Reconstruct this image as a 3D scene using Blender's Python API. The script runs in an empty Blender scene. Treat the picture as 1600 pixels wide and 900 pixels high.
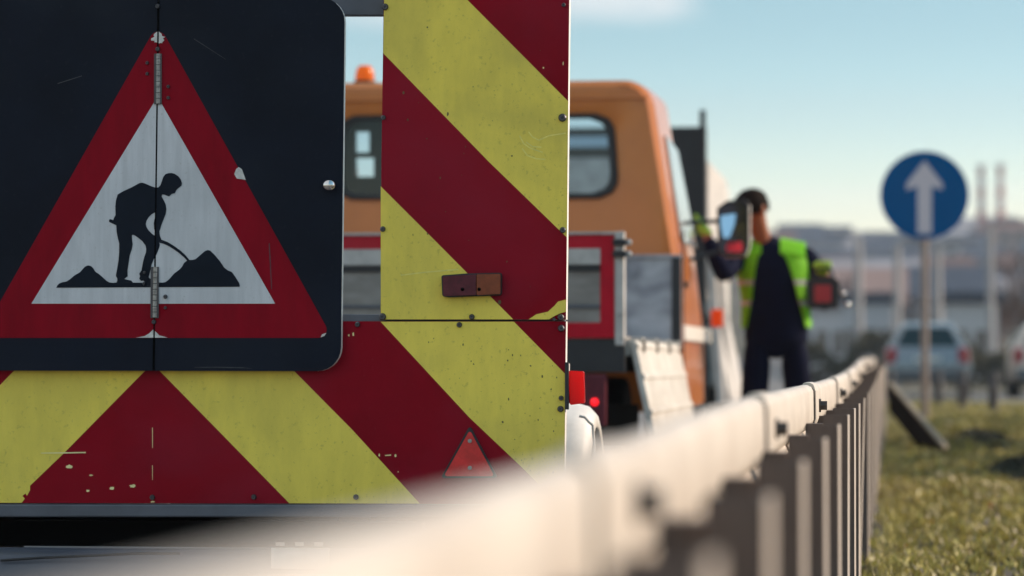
import bpy, bmesh, math, random
from math import sin, cos, pi, radians, atan, sqrt, tan
from mathutils import Vector, Matrix
from mathutils.geometry import tessellate_polygon
random.seed(7)
S = bpy.context.scene
COL = S.collection

# ------------------------------------------------------------------ camera
F = 5274.0                      # focal length in photo pixels (photo is 1600 wide)
ALPHA = atan(603.0 / F)         # the road runs 6.5 degrees to the right of the lens axis
PITCH = atan(118.0 / F)
CAM = Vector((0, 0, 0.8))
cam = bpy.data.objects.new('camera', bpy.data.cameras.new('camera'))
COL.objects.link(cam)
cam.location = CAM
cam.rotation_euler = (pi / 2 + PITCH, 0, ALPHA)
cam.data.sensor_width = 36
cam.data.lens = F / 1600 * 36
cam.data.clip_start = 0.02
cam.data.clip_end = 6000
cam.data.dof.use_dof = True
cam.data.dof.focus_distance = 8.98
cam.data.dof.aperture_fstop = 3.2
S.camera = cam
RM = cam.rotation_euler.to_matrix()

def ray(px, py): return RM @ Vector(((px - 800) / F, (450 - py) / F, -1))
def onY(px, py, y):
    d = ray(px, py); t = (y - CAM.y) / d.y; return CAM + d * t
def onX(px, py, x):
    d = ray(px, py); t = (x - CAM.x) / d.x; return CAM + d * t
def atD(px, py, D): return CAM + ray(px, py) * D

# ------------------------------------------------------------------ light
SUN_EL, SUN_AZ = radians(26), radians(72)     # azimuth from +Y (road ahead) towards +X (right)
sunv = Vector((sin(SUN_AZ) * cos(SUN_EL), cos(SUN_AZ) * cos(SUN_EL), sin(SUN_EL)))
sun = bpy.data.objects.new('sun', bpy.data.lights.new('sun', 'SUN'))
COL.objects.link(sun)
sun.data.energy = 3.0
sun.data.angle = radians(0.5)
sun.data.color = (1.0, 0.78, 0.58)
sun.rotation_euler = sunv.to_track_quat('Z', 'Y').to_euler()
w = bpy.data.worlds.new('World'); S.world = w; w.use_nodes = True
nt = w.node_tree; N = nt.nodes; L = nt.links
bg = N['Background']; bg.inputs['Strength'].default_value = 0.15
sky = N.new('ShaderNodeTexSky'); sky.sky_type = 'NISHITA'; sky.sun_disc = False
sky.sun_elevation = SUN_EL; sky.sun_rotation = SUN_AZ
sky.air_density = 1.0; sky.dust_density = 0.7; sky.ozone_density = 2.0; sky.altitude = 100
tc = N.new('ShaderNodeTexCoord'); sep = N.new('ShaderNodeSeparateXYZ')
L.new(tc.outputs['Generated'], sep.inputs[0])
def mathn(op, a, b=None, c=None, clamp=False):
    n = N.new('ShaderNodeMath'); n.operation = op; n.use_clamp = clamp
    for i, v in enumerate((a, b, c)):
        if v is None: continue
        if isinstance(v, (int, float)): n.inputs[i].default_value = v
        else: L.new(v, n.inputs[i])
    return n.outputs[0]
nz = N.new('ShaderNodeTexNoise'); nz.inputs['Scale'].default_value = 9; nz.inputs['Detail'].default_value = 6
mp = N.new('ShaderNodeMapping'); mp.inputs['Scale'].default_value = (1, 1, 4)
L.new(tc.outputs['Generated'], mp.inputs[0]); L.new(mp.outputs[0], nz.inputs['Vector'])
# a bank of thin cloud that ends about six degrees up, left of the road ahead
zz = mathn('MULTIPLY_ADD', nz.outputs[0], 0.022, sep.outputs[2])
m1 = mathn('SMOOTH_MIN', 1, 1, 0)
up = N.new('ShaderNodeMapRange'); up.interpolation_type = 'SMOOTHSTEP'
up.inputs[1].default_value = 0.108; up.inputs[2].default_value = 0.118
L.new(zz, up.inputs[0])
xx = mathn('MULTIPLY_ADD', nz.outputs[0], 0.02, sep.outputs[0])
lf = N.new('ShaderNodeMapRange'); lf.interpolation_type = 'SMOOTHSTEP'
lf.inputs[1].default_value = -0.042; lf.inputs[2].default_value = -0.062
L.new(xx, lf.inputs[0])
n2 = N.new('ShaderNodeMapRange'); n2.inputs[1].default_value = .2; n2.inputs[2].default_value = .6
L.new(nz.outputs[0], n2.inputs[0])
msk = mathn('MULTIPLY', mathn('MULTIPLY', up.outputs[0], lf.outputs[0]), mathn('MULTIPLY', n2.outputs[0], 0.8))
hb = N.new('ShaderNodeHueSaturation'); hb.inputs['Saturation'].default_value = 1.05; hb.inputs['Hue'].default_value = 0.475
L.new(sky.outputs[0], hb.inputs['Color'])
mx = N.new('ShaderNodeMixRGB'); mx.inputs[2].default_value = (3.6, 3.45, 3.4, 1)
rmp = N.new('ShaderNodeValToRGB'); rmp.color_ramp.interpolation = 'B_SPLINE'
els = [(0.0, (.86, .77, .68)), (.04, (.78, .71, .66)), (.07, (.50, .55, .59)), (.11, (.33, .37, .40)), (.22, (.52, .52, .51)), (.5, (1.10, 1, .93))]
while len(rmp.color_ramp.elements) < len(els): rmp.color_ramp.elements.new(.5)
for e_, (p_, c_) in zip(rmp.color_ramp.elements, els): e_.position = p_; e_.color = (*c_, 1)
L.new(sep.outputs[2], rmp.inputs[0])
ml = N.new('ShaderNodeMixRGB'); ml.blend_type = 'MULTIPLY'; ml.inputs[0].default_value = 1
L.new(hb.outputs[0], ml.inputs[1]); L.new(rmp.outputs[0], ml.inputs[2])
L.new(msk, mx.inputs[0]); L.new(ml.outputs[0], mx.inputs[1]); L.new(mx.outputs[0], bg.inputs[0])
S.view_settings.view_transform = 'Standard'
S.view_settings.look = 'None'
S.view_settings.exposure = 1.0
S.view_settings.gamma = 1
HAZE = 0.00032
S.cycles.max_bounces = 6
S.cycles.volume_bounces = 0
S.cycles.use_denoising = True
S.cycles.caustics_reflective = False

# ------------------------------------------------------------------ materials
def mat(name, col, rough=0.6, metal=0.0, var=0.0, scale=6.0, col2=None, streak=None, bump=0.0, spec=0.5,
        speck=None, speckscale=60, emis=None, trans=None, contrast=(0.35, 0.65), sm=None):
    m = bpy.data.materials.new(name); m.use_nodes = True
    t = m.node_tree; n = t.nodes; l = t.links; b = n['Principled BSDF']
    b.inputs['Roughness'].default_value = rough; b.inputs['Metallic'].default_value = metal
    b.inputs['Specular IOR Level'].default_value = spec
    c = (*col, 1)
    b.inputs['Base Color'].default_value = c
    out = None
    tcn = n.new('ShaderNodeTexCoord')
    if var or col2:
        ns = n.new('ShaderNodeTexNoise'); ns.inputs['Scale'].default_value = scale
        ns.inputs['Detail'].default_value = 8; ns.inputs['Roughness'].default_value = 0.65
        mpn = n.new('ShaderNodeMapping')
        if streak: mpn.inputs['Scale'].default_value = streak
        l.new(tcn.outputs['Object'], mpn.inputs[0]); l.new(mpn.outputs[0], ns.inputs['Vector'])
        mr = n.new('ShaderNodeMapRange'); mr.inputs[1].default_value = contrast[0]; mr.inputs[2].default_value = contrast[1]
        l.new(ns.outputs[0], mr.inputs[0])
        mix = n.new('ShaderNodeMixRGB'); mix.inputs[1].default_value = c
        c2 = (*col2, 1) if col2 else tuple(x * (1 - var) for x in col) + (1,)
        mix.inputs[2].default_value = c2
        l.new(mr.outputs[0], mix.inputs[0]); out = mix.outputs[0]
        if bump:
            bn = n.new('ShaderNodeBump'); bn.inputs['Strength'].default_value = bump; bn.inputs['Distance'].default_value = 0.01
            l.new(ns.outputs[0], bn.inputs['Height']); l.new(bn.outputs[0], b.inputs['Normal'])
    if speck:
        n3 = n.new('ShaderNodeTexNoise'); n3.inputs['Scale'].default_value = speckscale; n3.inputs['Detail'].default_value = 4
        l.new(tcn.outputs['Object'], n3.inputs['Vector'])
        m3 = n.new('ShaderNodeMapRange'); m3.inputs[1].default_value = 0.62; m3.inputs[2].default_value = 0.72
        l.new(n3.outputs[0], m3.inputs[0])
        mm = n.new('ShaderNodeMath'); mm.operation = 'MULTIPLY'; mm.inputs[1].default_value = speck[3]
        l.new(m3.outputs[0], mm.inputs[0])
        x2 = n.new('ShaderNodeMixRGB'); x2.inputs[2].default_value = (*speck[:3], 1)
        if out: l.new(out, x2.inputs[1])
        else: x2.inputs[1].default_value = c
        l.new(mm.outputs[0], x2.inputs[0]); out = x2.outputs[0]
    if sm:   # broad smears: (r,g,b,amount,scale)
        n4 = n.new('ShaderNodeTexNoise'); n4.inputs['Scale'].default_value = sm[4]; n4.inputs['Detail'].default_value = 5
        n4.inputs['Distortion'].default_value = 0.8
        l.new(tcn.outputs['Object'], n4.inputs['Vector'])
        m4 = n.new('ShaderNodeMapRange'); m4.inputs[1].default_value = 0.45; m4.inputs[2].default_value = 0.75
        m4.inputs[4].default_value = sm[3]
        l.new(n4.outputs[0], m4.inputs[0])
        x4 = n.new('ShaderNodeMixRGB'); x4.inputs[2].default_value = (*sm[:3], 1)
        if out: l.new(out, x4.inputs[1])
        else: x4.inputs[1].default_value = c
        l.new(m4.outputs[0], x4.inputs[0]); out = x4.outputs[0]
    if out: l.new(out, b.inputs['Base Color'])
    if emis:
        b.inputs['Emission Color'].default_value = (*emis[:3], 1); b.inputs['Emission Strength'].default_value = emis[3]
    if trans:      # coloured plastic that lets the sun through
        tr = n.new('ShaderNodeBsdfTranslucent'); tr.inputs[0].default_value = (*trans[:3], 1)
        ms = n.new('ShaderNodeMixShader'); ms.inputs[0].default_value = trans[3]
        l.new(b.outputs[0], ms.inputs[1]); l.new(tr.outputs[0], ms.inputs[2]); l.new(ms.outputs[0], n['Material Output'].inputs[0])
    return m

def glass(name, col=(0.8, 0.85, 0.85), fac=0.25, rough=0.02):
    m = bpy.data.materials.new(name); m.use_nodes = True
    t = m.node_tree; n = t.nodes; l = t.links; n.remove(n['Principled BSDF'])
    tr = n.new('ShaderNodeBsdfTransparent'); tr.inputs[0].default_value = (*col, 1)
    gl = n.new('ShaderNodeBsdfGlossy'); gl.inputs['Roughness'].default_value = rough
    lw = n.new('ShaderNodeLayerWeight'); lw.inputs[0].default_value = .5
    fr = n.new('ShaderNodeMath'); fr.operation = 'POWER'; fr.inputs[1].default_value = 5; l.new(lw.outputs['Facing'], fr.inputs[0])
    ad = n.new('ShaderNodeMath'); ad.operation = 'ADD'; ad.inputs[1].default_value = fac; ad.use_clamp = True
    l.new(fr.outputs[0], ad.inputs[0])
    ms = n.new('ShaderNodeMixShader'); l.new(ad.outputs[0], ms.inputs[0]); l.new(tr.outputs[0], ms.inputs[1]); l.new(gl.outputs[0], ms.inputs[2])
    l.new(ms.outputs[0], n['Material Output'].inputs[0])
    return m

M = {}
M['yellow'] = mat('yellow foil', (0.92, 0.72, 0.12), 0.55, spec=.1, var=0.11, scale=5, streak=(5, 5, 1.6), speck=(0.2, 0.17, 0.05, 0.28), speckscale=90, sm=(0.36, 0.31, 0.09, 0.55, 2.2))
M['red'] = mat('red foil', (0.29, 0.003, 0.014), 0.45, spec=.06, var=0.25, scale=3, sm=(0.27, 0.02, 0.04, 0.6, 1.8), speck=(0.3, .1, .1, .12), speckscale=140)
M['signred'] = mat('sign red foil', (0.28, 0.003, 0.014), 0.45, spec=.06, var=0.22, scale=4, streak=(4, 4, 1))
M['signwhite'] = mat('sign white foil', (0.66, 0.66, 0.68), 0.5, spec=.1, var=0.16, scale=6, streak=(9, 9, 0.8), speck=(0.35, 0.33, 0.3, 0.35), speckscale=120, sm=(0.42, 0.43, 0.44, .5, 3))
M['chip'] = mat('chipped primer', (0.72, 0.70, 0.66), 0.7, var=0.3, scale=60)
M['chipyellow'] = mat('chipped yellow', (0.95, 0.85, 0.40), 0.6, var=0.2, scale=60)
M['black'] = mat('black painted sheet', (0.007, 0.011, 0.022), 0.45, spec=.10, var=0.35, scale=3, sm=(0.02, 0.025, 0.033, 0.4, 2), speck=(0.04, .04, .05, .12), speckscale=70)
M['figure'] = mat('black foil', (0.007, 0.012, 0.022), 0.5, spec=.1, var=0.3, scale=8)
M['alu'] = mat('aluminium edge', (0.75, 0.72, 0.68), 0.45, var=0.2, scale=30)
M['dark'] = mat('dark steel', (0.02, 0.02, 0.023), 0.6, var=0.4, scale=9)
M['void'] = mat('black underside', (0.003, 0.003, 0.003), 0.9, spec=.0)
M['greysteel'] = mat('painted grey steel', (0.10, 0.11, 0.135), 0.5, var=0.3, scale=7)
M['hinge'] = mat('zinc hinge', (0.42, 0.40, 0.38), 0.4, 0.6, var=0.5, scale=90)
M['screw'] = mat('dull screw', (0.09, 0.09, 0.10), 0.4, 0.7, var=0.3, scale=200)
M['chrome'] = mat('polished steel knob', (0.65, 0.62, 0.6), 0.15, 1.0)
M['bumper'] = mat('pale bumper', (0.07, 0.08, 0.105), 0.35, var=0.15, scale=4)
M['lens_red'] = mat('red lamp plastic', (0.42, 0.004, 0.012), 0.15, trans=(0.95, 0.03, 0.05, 0.6))
M['lens_dirty'] = mat('dusty red lens', (0.13, 0.02, 0.032), 0.4, spec=.25, var=0.4, scale=40)
M['lens_orange'] = mat('dusty orange lens', (0.27, 0.065, 0.025), 0.4, spec=.25, var=0.3, scale=40)
M['reflector'] = mat('red prismatic reflector', (0.80, 0.025, 0.03), 0.18, var=0.3, scale=25)
M['tyre'] = mat('tyre rubber', (0.015, 0.015, 0.015), 0.85, var=0.3, scale=20)
M['rim'] = mat('wheel rim', (0.3, 0.3, 0.3), 0.4, 0.5)
M['white'] = mat('off white paint', (0.66, 0.63, 0.58), 0.45, var=0.18, scale=9, sm=(0.35, .32, .28, .5, 5))
M['orange'] = mat('orange cab paint', (0.56, 0.175, 0.04), 0.35, spec=.15, var=0.12, scale=3)
M['orange'].node_tree.nodes['Principled BSDF'].inputs['Coat Weight'].default_value = 0.6
M['orange'].node_tree.nodes['Principled BSDF'].inputs['Coat Roughness'].default_value = 0.06
M['rubber'] = mat('window rubber', (0.008, 0.009, 0.012), 0.5)
M['cabglass'] = glass('cab window glass', (0.80, 0.88, 0.93), 0.05)
M['skyglass'] = mat('side window glass', (0.35, 0.36, 0.36), 0.08, spec=1.0)
M['silver2'] = mat('pale blue strip', (0.45, 0.6, 0.7), 0.4)
M['seat'] = mat('seat cloth', (0.015, 0.03, 0.055), 0.8, var=0.3)
M['tg_red'] = mat('red tailgate paint', (0.58, 0.006, 0.025), 0.45, spec=.15, var=0.25, scale=6, sm=(0.35, .04, .05, .5, 3))
M['board'] = mat('worn aluminium board', (0.30, 0.275, 0.25), 0.6, var=0.35, scale=7, streak=(1, 1, 4), sm=(0.15, .12, .10, .6, 4))
M['boardpale'] = mat('pale worn board', (0.55, 0.52, 0.49), 0.55, var=0.3, scale=9, speck=(0.12, .1, .09, .6), speckscale=22)
M['guard'] = mat('scratched steel sheet', (0.28, 0.29, 0.33), 0.5, var=0.5, scale=5, sm=(0.55, 0.56, 0.60, 0.95, 3.4), speck=(.04, .03, .03, .7), speckscale=14)
M['dropside'] = mat('white dropside', (0.60, 0.565, 0.51), 0.5, var=0.22, scale=5, streak=(1, 1, 2.5), sm=(0.30, .25, .20, .75, 5), speck=(.2, .14, .09, .7), speckscale=22)
M['beacon'] = mat('amber beacon', (0.85, 0.20, 0.01), 0.15, trans=(1.0, 0.42, 0.03, 0.6))
M['indic'] = mat('amber indicator', (0.8, 0.14, 0.02), 0.2, trans=(1, .25, .03, .3))
M['lit'] = mat('lit tail lamp', (0.5, 0, 0.01), 0.2, emis=(1, 0.01, 0.015, 1.2))
M['mirror'] = mat('mirror glass', (0.16, 0.18, 0.24), 0.04, 1.0)
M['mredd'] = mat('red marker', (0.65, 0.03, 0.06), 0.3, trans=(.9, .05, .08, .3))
M['rail'] = mat('galvanised rail', (0.52, 0.465, 0.405), 0.55, var=0.2, scale=7, streak=(2, 1, 2), sm=(0.36, 0.30, 0.25, 0.75, 4), speck=(.2, .15, .12, .5), speckscale=70, bump=.15)
M['flange'] = mat('weathered zinc flange', (0.40, 0.35, 0.31), 0.55, var=0.2, scale=12, streak=(3, 3, .6))  # lighter zinc paints the sunlit side of the posts
M['post'] = mat('galvanised post', (0.13, 0.10, 0.088), 0.6, spec=.2, var=0.25, scale=9, streak=(3, 3, .6))  # darker zinc paints the shaded faces of the same posts
M['bolt'] = mat('dark bolt', (0.06, 0.05, 0.045), 0.6, var=0.4, scale=80)
M['signblue'] = mat('blue sign foil', (0.0, 0.085, 0.25), 0.5, spec=.05, var=0.08, scale=4)
M['arrow'] = mat('white arrow foil', (0.56, 0.50, 0.54), 0.5)
M['pole'] = mat('galvanised pole', (0.26, 0.20, 0.17), 0.5, var=0.2)
M['navy'] = mat('navy work clothes', (0.004, 0.006, 0.022), 0.9, spec=.08, var=0.3, scale=14)
M['hivis'] = mat('lime hi vis cloth', (0.22, 0.62, 0.005), 0.7, var=0.1, trans=(.45, .9, .02, .35))
M['reflband'] = mat('silver reflective band', (0.36, 0.37, 0.33), 0.4)
M['glove'] = mat('lime work glove', (0.40, 0.62, 0.06), 0.7, trans=(.5, .8, .1, .2))
M['skin'] = mat('skin', (0.26, 0.085, 0.04), 0.55, spec=.2)
M['hair'] = mat('dark brown hair', (0.010, 0.006, 0.004), 0.9, spec=.1)
M['leather'] = mat('work boots', (0.02, 0.016, 0.012), 0.6)
M['eye'] = mat('eye', (0.5, 0.5, 0.5), 0.2)
M['lampred'] = mat('dull red lamp lens', (0.30, 0.012, 0.02), 0.3)
M['asphalt'] = mat('asphalt', (0.15, 0.14, 0.135), 0.85, var=0.35, scale=3, speck=(.15, .14, .13, .5), speckscale=300)
M['paint'] = mat('road paint', (0.7, 0.7, 0.66), 0.7, var=0.3, scale=5)
M['kerb'] = mat('pale pavement', (0.34, 0.31, 0.30), 0.8, var=0.2)

# ------------------------------------------------------------------ helpers
def reg(o, label=None, cat=None, group=None, kind=None):
    if label: o['label'] = label
    if cat: o['category'] = cat
    if group: o['group'] = group
    if kind: o['kind'] = kind
    return o
def thing(name, label, cat, loc, group=None):
    o = bpy.data.objects.new(name, None); COL.objects.link(o); o.location = loc
    o.empty_display_size = 0.1
    return reg(o, label, cat, group)

def tess(poly):
    return [(a, b, c) for a, b, c in tessellate_polygon([[Vector((p[0], p[1], 0)) for p in poly]])]
def clip_half(poly, f):
    out = []
    n = len(poly)
    for i in range(n):
        a, b = poly[i], poly[(i + 1) % n]
        fa, fb = f(a), f(b)
        if fa >= 0: out.append(a)
        if (fa > 0 > fb) or (fa < 0 < fb):
            t = fa / (fa - fb); out.append((a[0] + (b[0] - a[0]) * t, a[1] + (b[1] - a[1]) * t))
    return out
def rounded(pts, rads, n=7):
    out = []; m = len(pts)
    for i in range(m):
        r = rads[i] if isinstance(rads, (list, tuple)) else rads
        p = Vector(pts[i]); a = Vector(pts[i - 1]); b = Vector(pts[(i + 1) % m])
        if r <= 0: out.append((p.x, p.y)); continue
        u = (a - p).normalized(); v = (b - p).normalized()
        ang = u.angle(v); d = min(r / tan(ang / 2), (a - p).length * .49, (b - p).length * .49); rr = d * tan(ang / 2)
        c = p + (u + v).normalized() * (rr / sin(ang / 2))
        s0 = p + u * d - c; s1 = p + v * d - c
        a0 = math.atan2(s0.y, s0.x); a1 = math.atan2(s1.y, s1.x); da = a1 - a0
        while da > pi: da -= 2 * pi
        while da < -pi: da += 2 * pi
        for k in range(n + 1):
            t = a0 + da * k / n; out.append((c.x + rr * cos(t), c.y + rr * sin(t)))
    return out

class MB:
    def __init__(s): s.v = []; s.f = []; s.m = []; s.mats = []
    def mi(s, m):
        if m not in s.mats: s.mats.append(m)
        return s.mats.index(m)
    def face(s, idx, m): s.f.append(tuple(idx)); s.m.append(s.mi(m))
    def add(s, pts):
        b = len(s.v); s.v.extend([tuple(p) for p in pts]); return b
    def box(s, x0, x1, y0, y1, z0, z1, m):
        return s.hexa([(x0, y0, z0), (x1, y0, z0), (x1, y1, z0), (x0, y1, z0), (x0, y0, z1), (x1, y0, z1), (x1, y1, z1), (x0, y1, z1)], m)
    def hexa(s, p, m):
        b = s.add(p)
        for f in ((0, 3, 2, 1), (4, 5, 6, 7), (0, 1, 5, 4), (1, 2, 6, 5), (2, 3, 7, 6), (3, 0, 4, 7)):
            s.face([b + i for i in f], m)
        return s
    def sheet(s, poly3, m):            # flat polygon given as 3d points; triangulated in its own plane
        b = s.add(poly3)
        for t in tessellate_polygon([[Vector(p) for p in poly3]]): s.face([b + i for i in t], m)
        return s
    def prism(s, poly, y0, y1, mf, ms=None):   # poly of (x,z); front at y0, back at y1
        ms = ms or mf
        a = s.add([(p[0], y0, p[1]) for p in poly]); c = s.add([(p[0], y1, p[1]) for p in poly]); n = len(poly)
        T = tess(poly)
        for t in T: s.face([a + i for i in t], mf); s.face([c + i for i in reversed(t)], ms)
        for i in range(n):
            j = (i + 1) % n; s.face((a + i, c + i, c + j, a + j), ms)
        return s
    def prismx(s, poly, x0, x1, m, ms=None):   # poly of (y,z)
        ms = ms or m
        a = s.add([(x0, p[0], p[1]) for p in poly]); c = s.add([(x1, p[0], p[1]) for p in poly]); n = len(poly)
        for t in tess(poly): s.face([a + i for i in t], ms); s.face([c + i for i in reversed(t)], m)
        for i in range(n):
            j = (i + 1) % n; s.face((a + i, c + i, c + j, a + j), ms)
        return s
    def loft(s, rings, m, caps=True, closed=True):
        n = len(rings[0]); bs = [s.add(r) for r in rings]
        for k in range(len(rings) - 1):
            for i in range(n if closed else n - 1):
                j = (i + 1) % n
                s.face((bs[k] + i, bs[k] + j, bs[k + 1] + j, bs[k + 1] + i), m)
        if caps:
            s.face([bs[0] + i for i in reversed(range(n))], m); s.face([bs[-1] + i for i in range(n)], m)
        return s
    def tube(s, p0, p1, r, m, r1=None, n=12, caps=True):
        p0 = Vector(p0); p1 = Vector(p1); d = (p1 - p0).normalized(); q = d.to_track_quat('Z', 'Y')
        r1 = r if r1 is None else r1
        R = []
        for p, rr in ((p0, r), (p1, r1)):
            R.append([p + q @ Vector((rr * cos(2 * pi * i / n), rr * sin(2 * pi * i / n), 0)) for i in range(n)])
        return s.loft(R, m, caps)
    def path(s, pts, r, m, n=8):
        for a, b in zip(pts, pts[1:]): s.tube(a, b, r, m, n=n)
        return s
    def ellipsoid(s, c, rad, m, nu=16, nv=10, f=None):
        R = []
        for k in range(1, nv):
            th = pi * k / nv
            R.append([(c[0] + rad[0] * sin(th) * cos(2 * pi * i / nu), c[1] + rad[1] * sin(th) * sin(2 * pi * i / nu), c[2] + rad[2] * cos(th)) for i in range(nu)])
        if f: R = [[f(p) for p in r] for r in R]
        return s.loft(R, m, True)
    def build(s, name, parent=None, smooth=False, bevel=0, label=None, sharp=35):
        me = bpy.data.meshes.new(name); off = Vector(parent.matrix_world.translation) if parent and False else None
        base = Vector((0, 0, 0))
        q = parent
        while q: base += Vector(q.location); q = q.parent
        me.from_pydata([tuple(Vector(v) - base) for v in s.v], [], s.f)
        for mm in s.mats: me.materials.append(mm)
        me.polygons.foreach_set('material_index', s.m)
        bm = bmesh.new(); bm.from_mesh(me)
        bmesh.ops.recalc_face_normals(bm, faces=bm.faces)
        bm.to_mesh(me); bm.free()
        if smooth:
            me.polygons.foreach_set('use_smooth', [True] * len(me.polygons))
            try: me.set_sharp_from_angle(angle=radians(sharp))
            except Exception: pass
        o = bpy.data.objects.new(name, me); COL.objects.link(o)
        if parent: o.parent = parent
        if bevel:
            b = o.modifiers.new('b', 'BEVEL'); b.width = bevel; b.segments = 2; b.limit_method = 'ANGLE'; b.harden_normals = False
        if label: o['label'] = label
        return o
def copyo(o, parent, loc=None):
    c = o.copy(); COL.objects.link(c); c.parent = parent
    if loc is not None: c.location = loc
    return c

# ------------------------------------------------------------------ ground, roads
def rise(y):
    if y < 10: return 0.0
    if y < 22: return .0006 * (y - 10) ** 2
    if y < 52: return .0864 + .0025 * (y - 22)
    if y < 80: return .161 - .003 * (y - 52)
    return .077
def sm(a, b, x):
    t = max(0, min(1, (x - a) / (b - a))); return t * t * (3 - 2 * t)
def verge(x, y):
    z = rise(y)
    z += 0.11 * sm(20, 36, y) * sm(-.15, .6, x) * (1 - sm(40, 54, y)) * (1 - sm(9, 14, x))
    z += 19 * sm(120, 620, y) ** 1.1 + 8 * sm(600, 1300, y)
    if y > 100: z += sm(120, 400, y) * 2.5 * (sin(x * .013 + 1) * cos(y * .009) + .5 * sin(x * .031 + y * .01))
    return z
gb = MB()
ys = [-40, -10, 0] + [4 + i * 1.0 for i in range(56)] + [60 + i * 10 for i in range(20)] + [270 + i * 40 for i in range(20)] + [1130, 1300]
xs = sorted(set([-600, -450, -300, -200, -140, -100, -70, -45, -30, -20, -12, -8, -5, -3, -2, -1.2, -.8] + [-.5 + i * .25 for i in range(22)] + [6, 8, 10, 14, 20, 30, 45, 70, 100, 140, 200, 300, 450, 600]))
R = [[(x, y, verge(x, y) - (.02 if x < -.5 else 0) + random.uniform(-.008, .008) * (1 if 8 < y < 50 and x > -.4 else 0)) for x in xs] for y in ys]
M['ground'] = mat('rough verge soil and grass', (0.06, 0.058, 0.022), 0.95, scale=3.2, col2=(0.045, 0.03, 0.022), bump=0.4, speck=(.16, .14, .06, .5), speckscale=18, contrast=(.42, .6))
gb.loft(R, M['ground'], caps=False, closed=False)
g = gb.build('ground', smooth=True); g['kind'] = 'structure'
rb = MB()
ry = [-40] + [i * 2.0 for i in range(0, 60)] + [130 + i * 10 for i in range(8)]
rb.loft([[(-9, y, verge(-9, y) + .004), (-.52, y, verge(-.52, y) + .004)] for y in ry], M['asphalt'], caps=False, closed=False)
o = rb.build('road'); o['kind'] = 'structure'
rb = MB()
rb.loft([[(-.82, y, verge(-.8, y) + .008), (-.70, y, verge(-.8, y) + .008)] for y in ry], M['paint'], caps=False, closed=False)
o = rb.build('road_edge_line'); o['kind'] = 'structure'
rb = MB()
M['asphaltd'] = mat('dark wet asphalt', (0.035, 0.032, 0.033), 0.7, var=.3)  # asphalt darkened to paint a shadow over the side road
rb.loft([[(-.49, y, verge(.3, y) + .006), (40, y, verge(.3, y) + .006)] for y in [57 + i for i in range(24)]], M['asphaltd'], caps=False, closed=False)
o = rb.build('side_road'); o['kind'] = 'structure'
rb = MB()
for y in (54.0,):
    rb.box(1.12, 40, y, y + 1.6, verge(.4, 56) - .1, verge(.4, 54) + .06, M['kerb'])
o = rb.build('pavement', bevel=.01); o['kind'] = 'structure'

hz_ = MB(); hz_.box(-610, 610, -60, 1310, -3, 62, M['void']); hz_.mats = []
haze = hz_.build('haze'); haze['kind'] = 'stuff'
hm = bpy.data.materials.new('haze'); hm.use_nodes = True; hm.node_tree.nodes.remove(hm.node_tree.nodes['Principled BSDF'])
pv = hm.node_tree.nodes.new('ShaderNodeVolumePrincipled'); pv.inputs['Color'].default_value = (.72, .84, 1.0, 1); pv.inputs['Density'].default_value = HAZE; pv.inputs['Anisotropy'].default_value = .3
hm.node_tree.links.new(pv.outputs[0], hm.node_tree.nodes['Material Output'].inputs['Volume'])
haze.data.materials.append(hm)

# ------------------------------------------------------------------ trailer
Y0 = 8.95
def T(px, py, y=Y0):
    p = onY(px, py, y); return (p.x, p.z)
def TP(poly, y=Y0): return [T(a, b, y) for a, b in poly]
tr_c = onY(240, 786, Y0)
trailer = thing('warning_trailer', 'road works warning trailer with red and yellow chevron rear boards, parked behind the orange truck', 'trailer', (tr_c.x, 10.2, 0))

def striped(name, outline, bands, y0, y1, parent, chips=()):
    mb = MB(); P = TP(outline, y0); mb.prism(P, y0, y1, M['red'], M['alu'])
    xsn = [p[0] for p in outline]; ysn = [p[1] for p in outline]
    for b in bands: mb.sheet([(T(*q, y0 - .0012)[0], y0 - .0012, T(*q, y0 - .0012)[1]) for q in b], M['yellow'])
    for c, mm in chips: mb.sheet([(T(*q, y0 - .0022)[0], y0 - .0022, T(*q, y0 - .0022)[1]) for q in c], mm)
    return mb.build(name, parent)
def jag(cx, cy, rx, ry, n=11, seed=1):
    r = random.Random(seed)
    return [(cx + rx * cos(2 * pi * i / n) * r.uniform(.55, 1.1), cy + ry * sin(2 * pi * i / n) * r.uniform(.55, 1.1)) for i in range(n)]

# right column, upper board
col_poly = [(601, -140), (891, -140), (889.5, 0), (887, 250), (884.5, 499.3), (594.6, 499.3), (596, 250), (599.5, 0)]
yel = [
    [(601, -45), (636, -95), (729, -1.5), (887.6, 158), (885.6, 371), (764, 253), (598.6, 83)],
    [(594.9, 291), (660, 356), (802, 499), (595, 499)],
]
peel = [(826, 499), (838, 491), (856, 487), (866, 478), (872, 471), (884.4, 468), (884.2, 487), (874, 490), (866, 494), (858, 499)]
chips = [(peel, M['yellow']), (jag(849, 106, 2, 2, 7, 3), M['chipyellow']), (jag(880, 99, 1, 4, 8, 4), M['chipyellow'])]
right_up = striped('chevron_board', col_poly, yel, Y0, Y0 + .04, trailer, chips)
right_up['label'] = 'tall chevron board with the small marker lamp'
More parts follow.
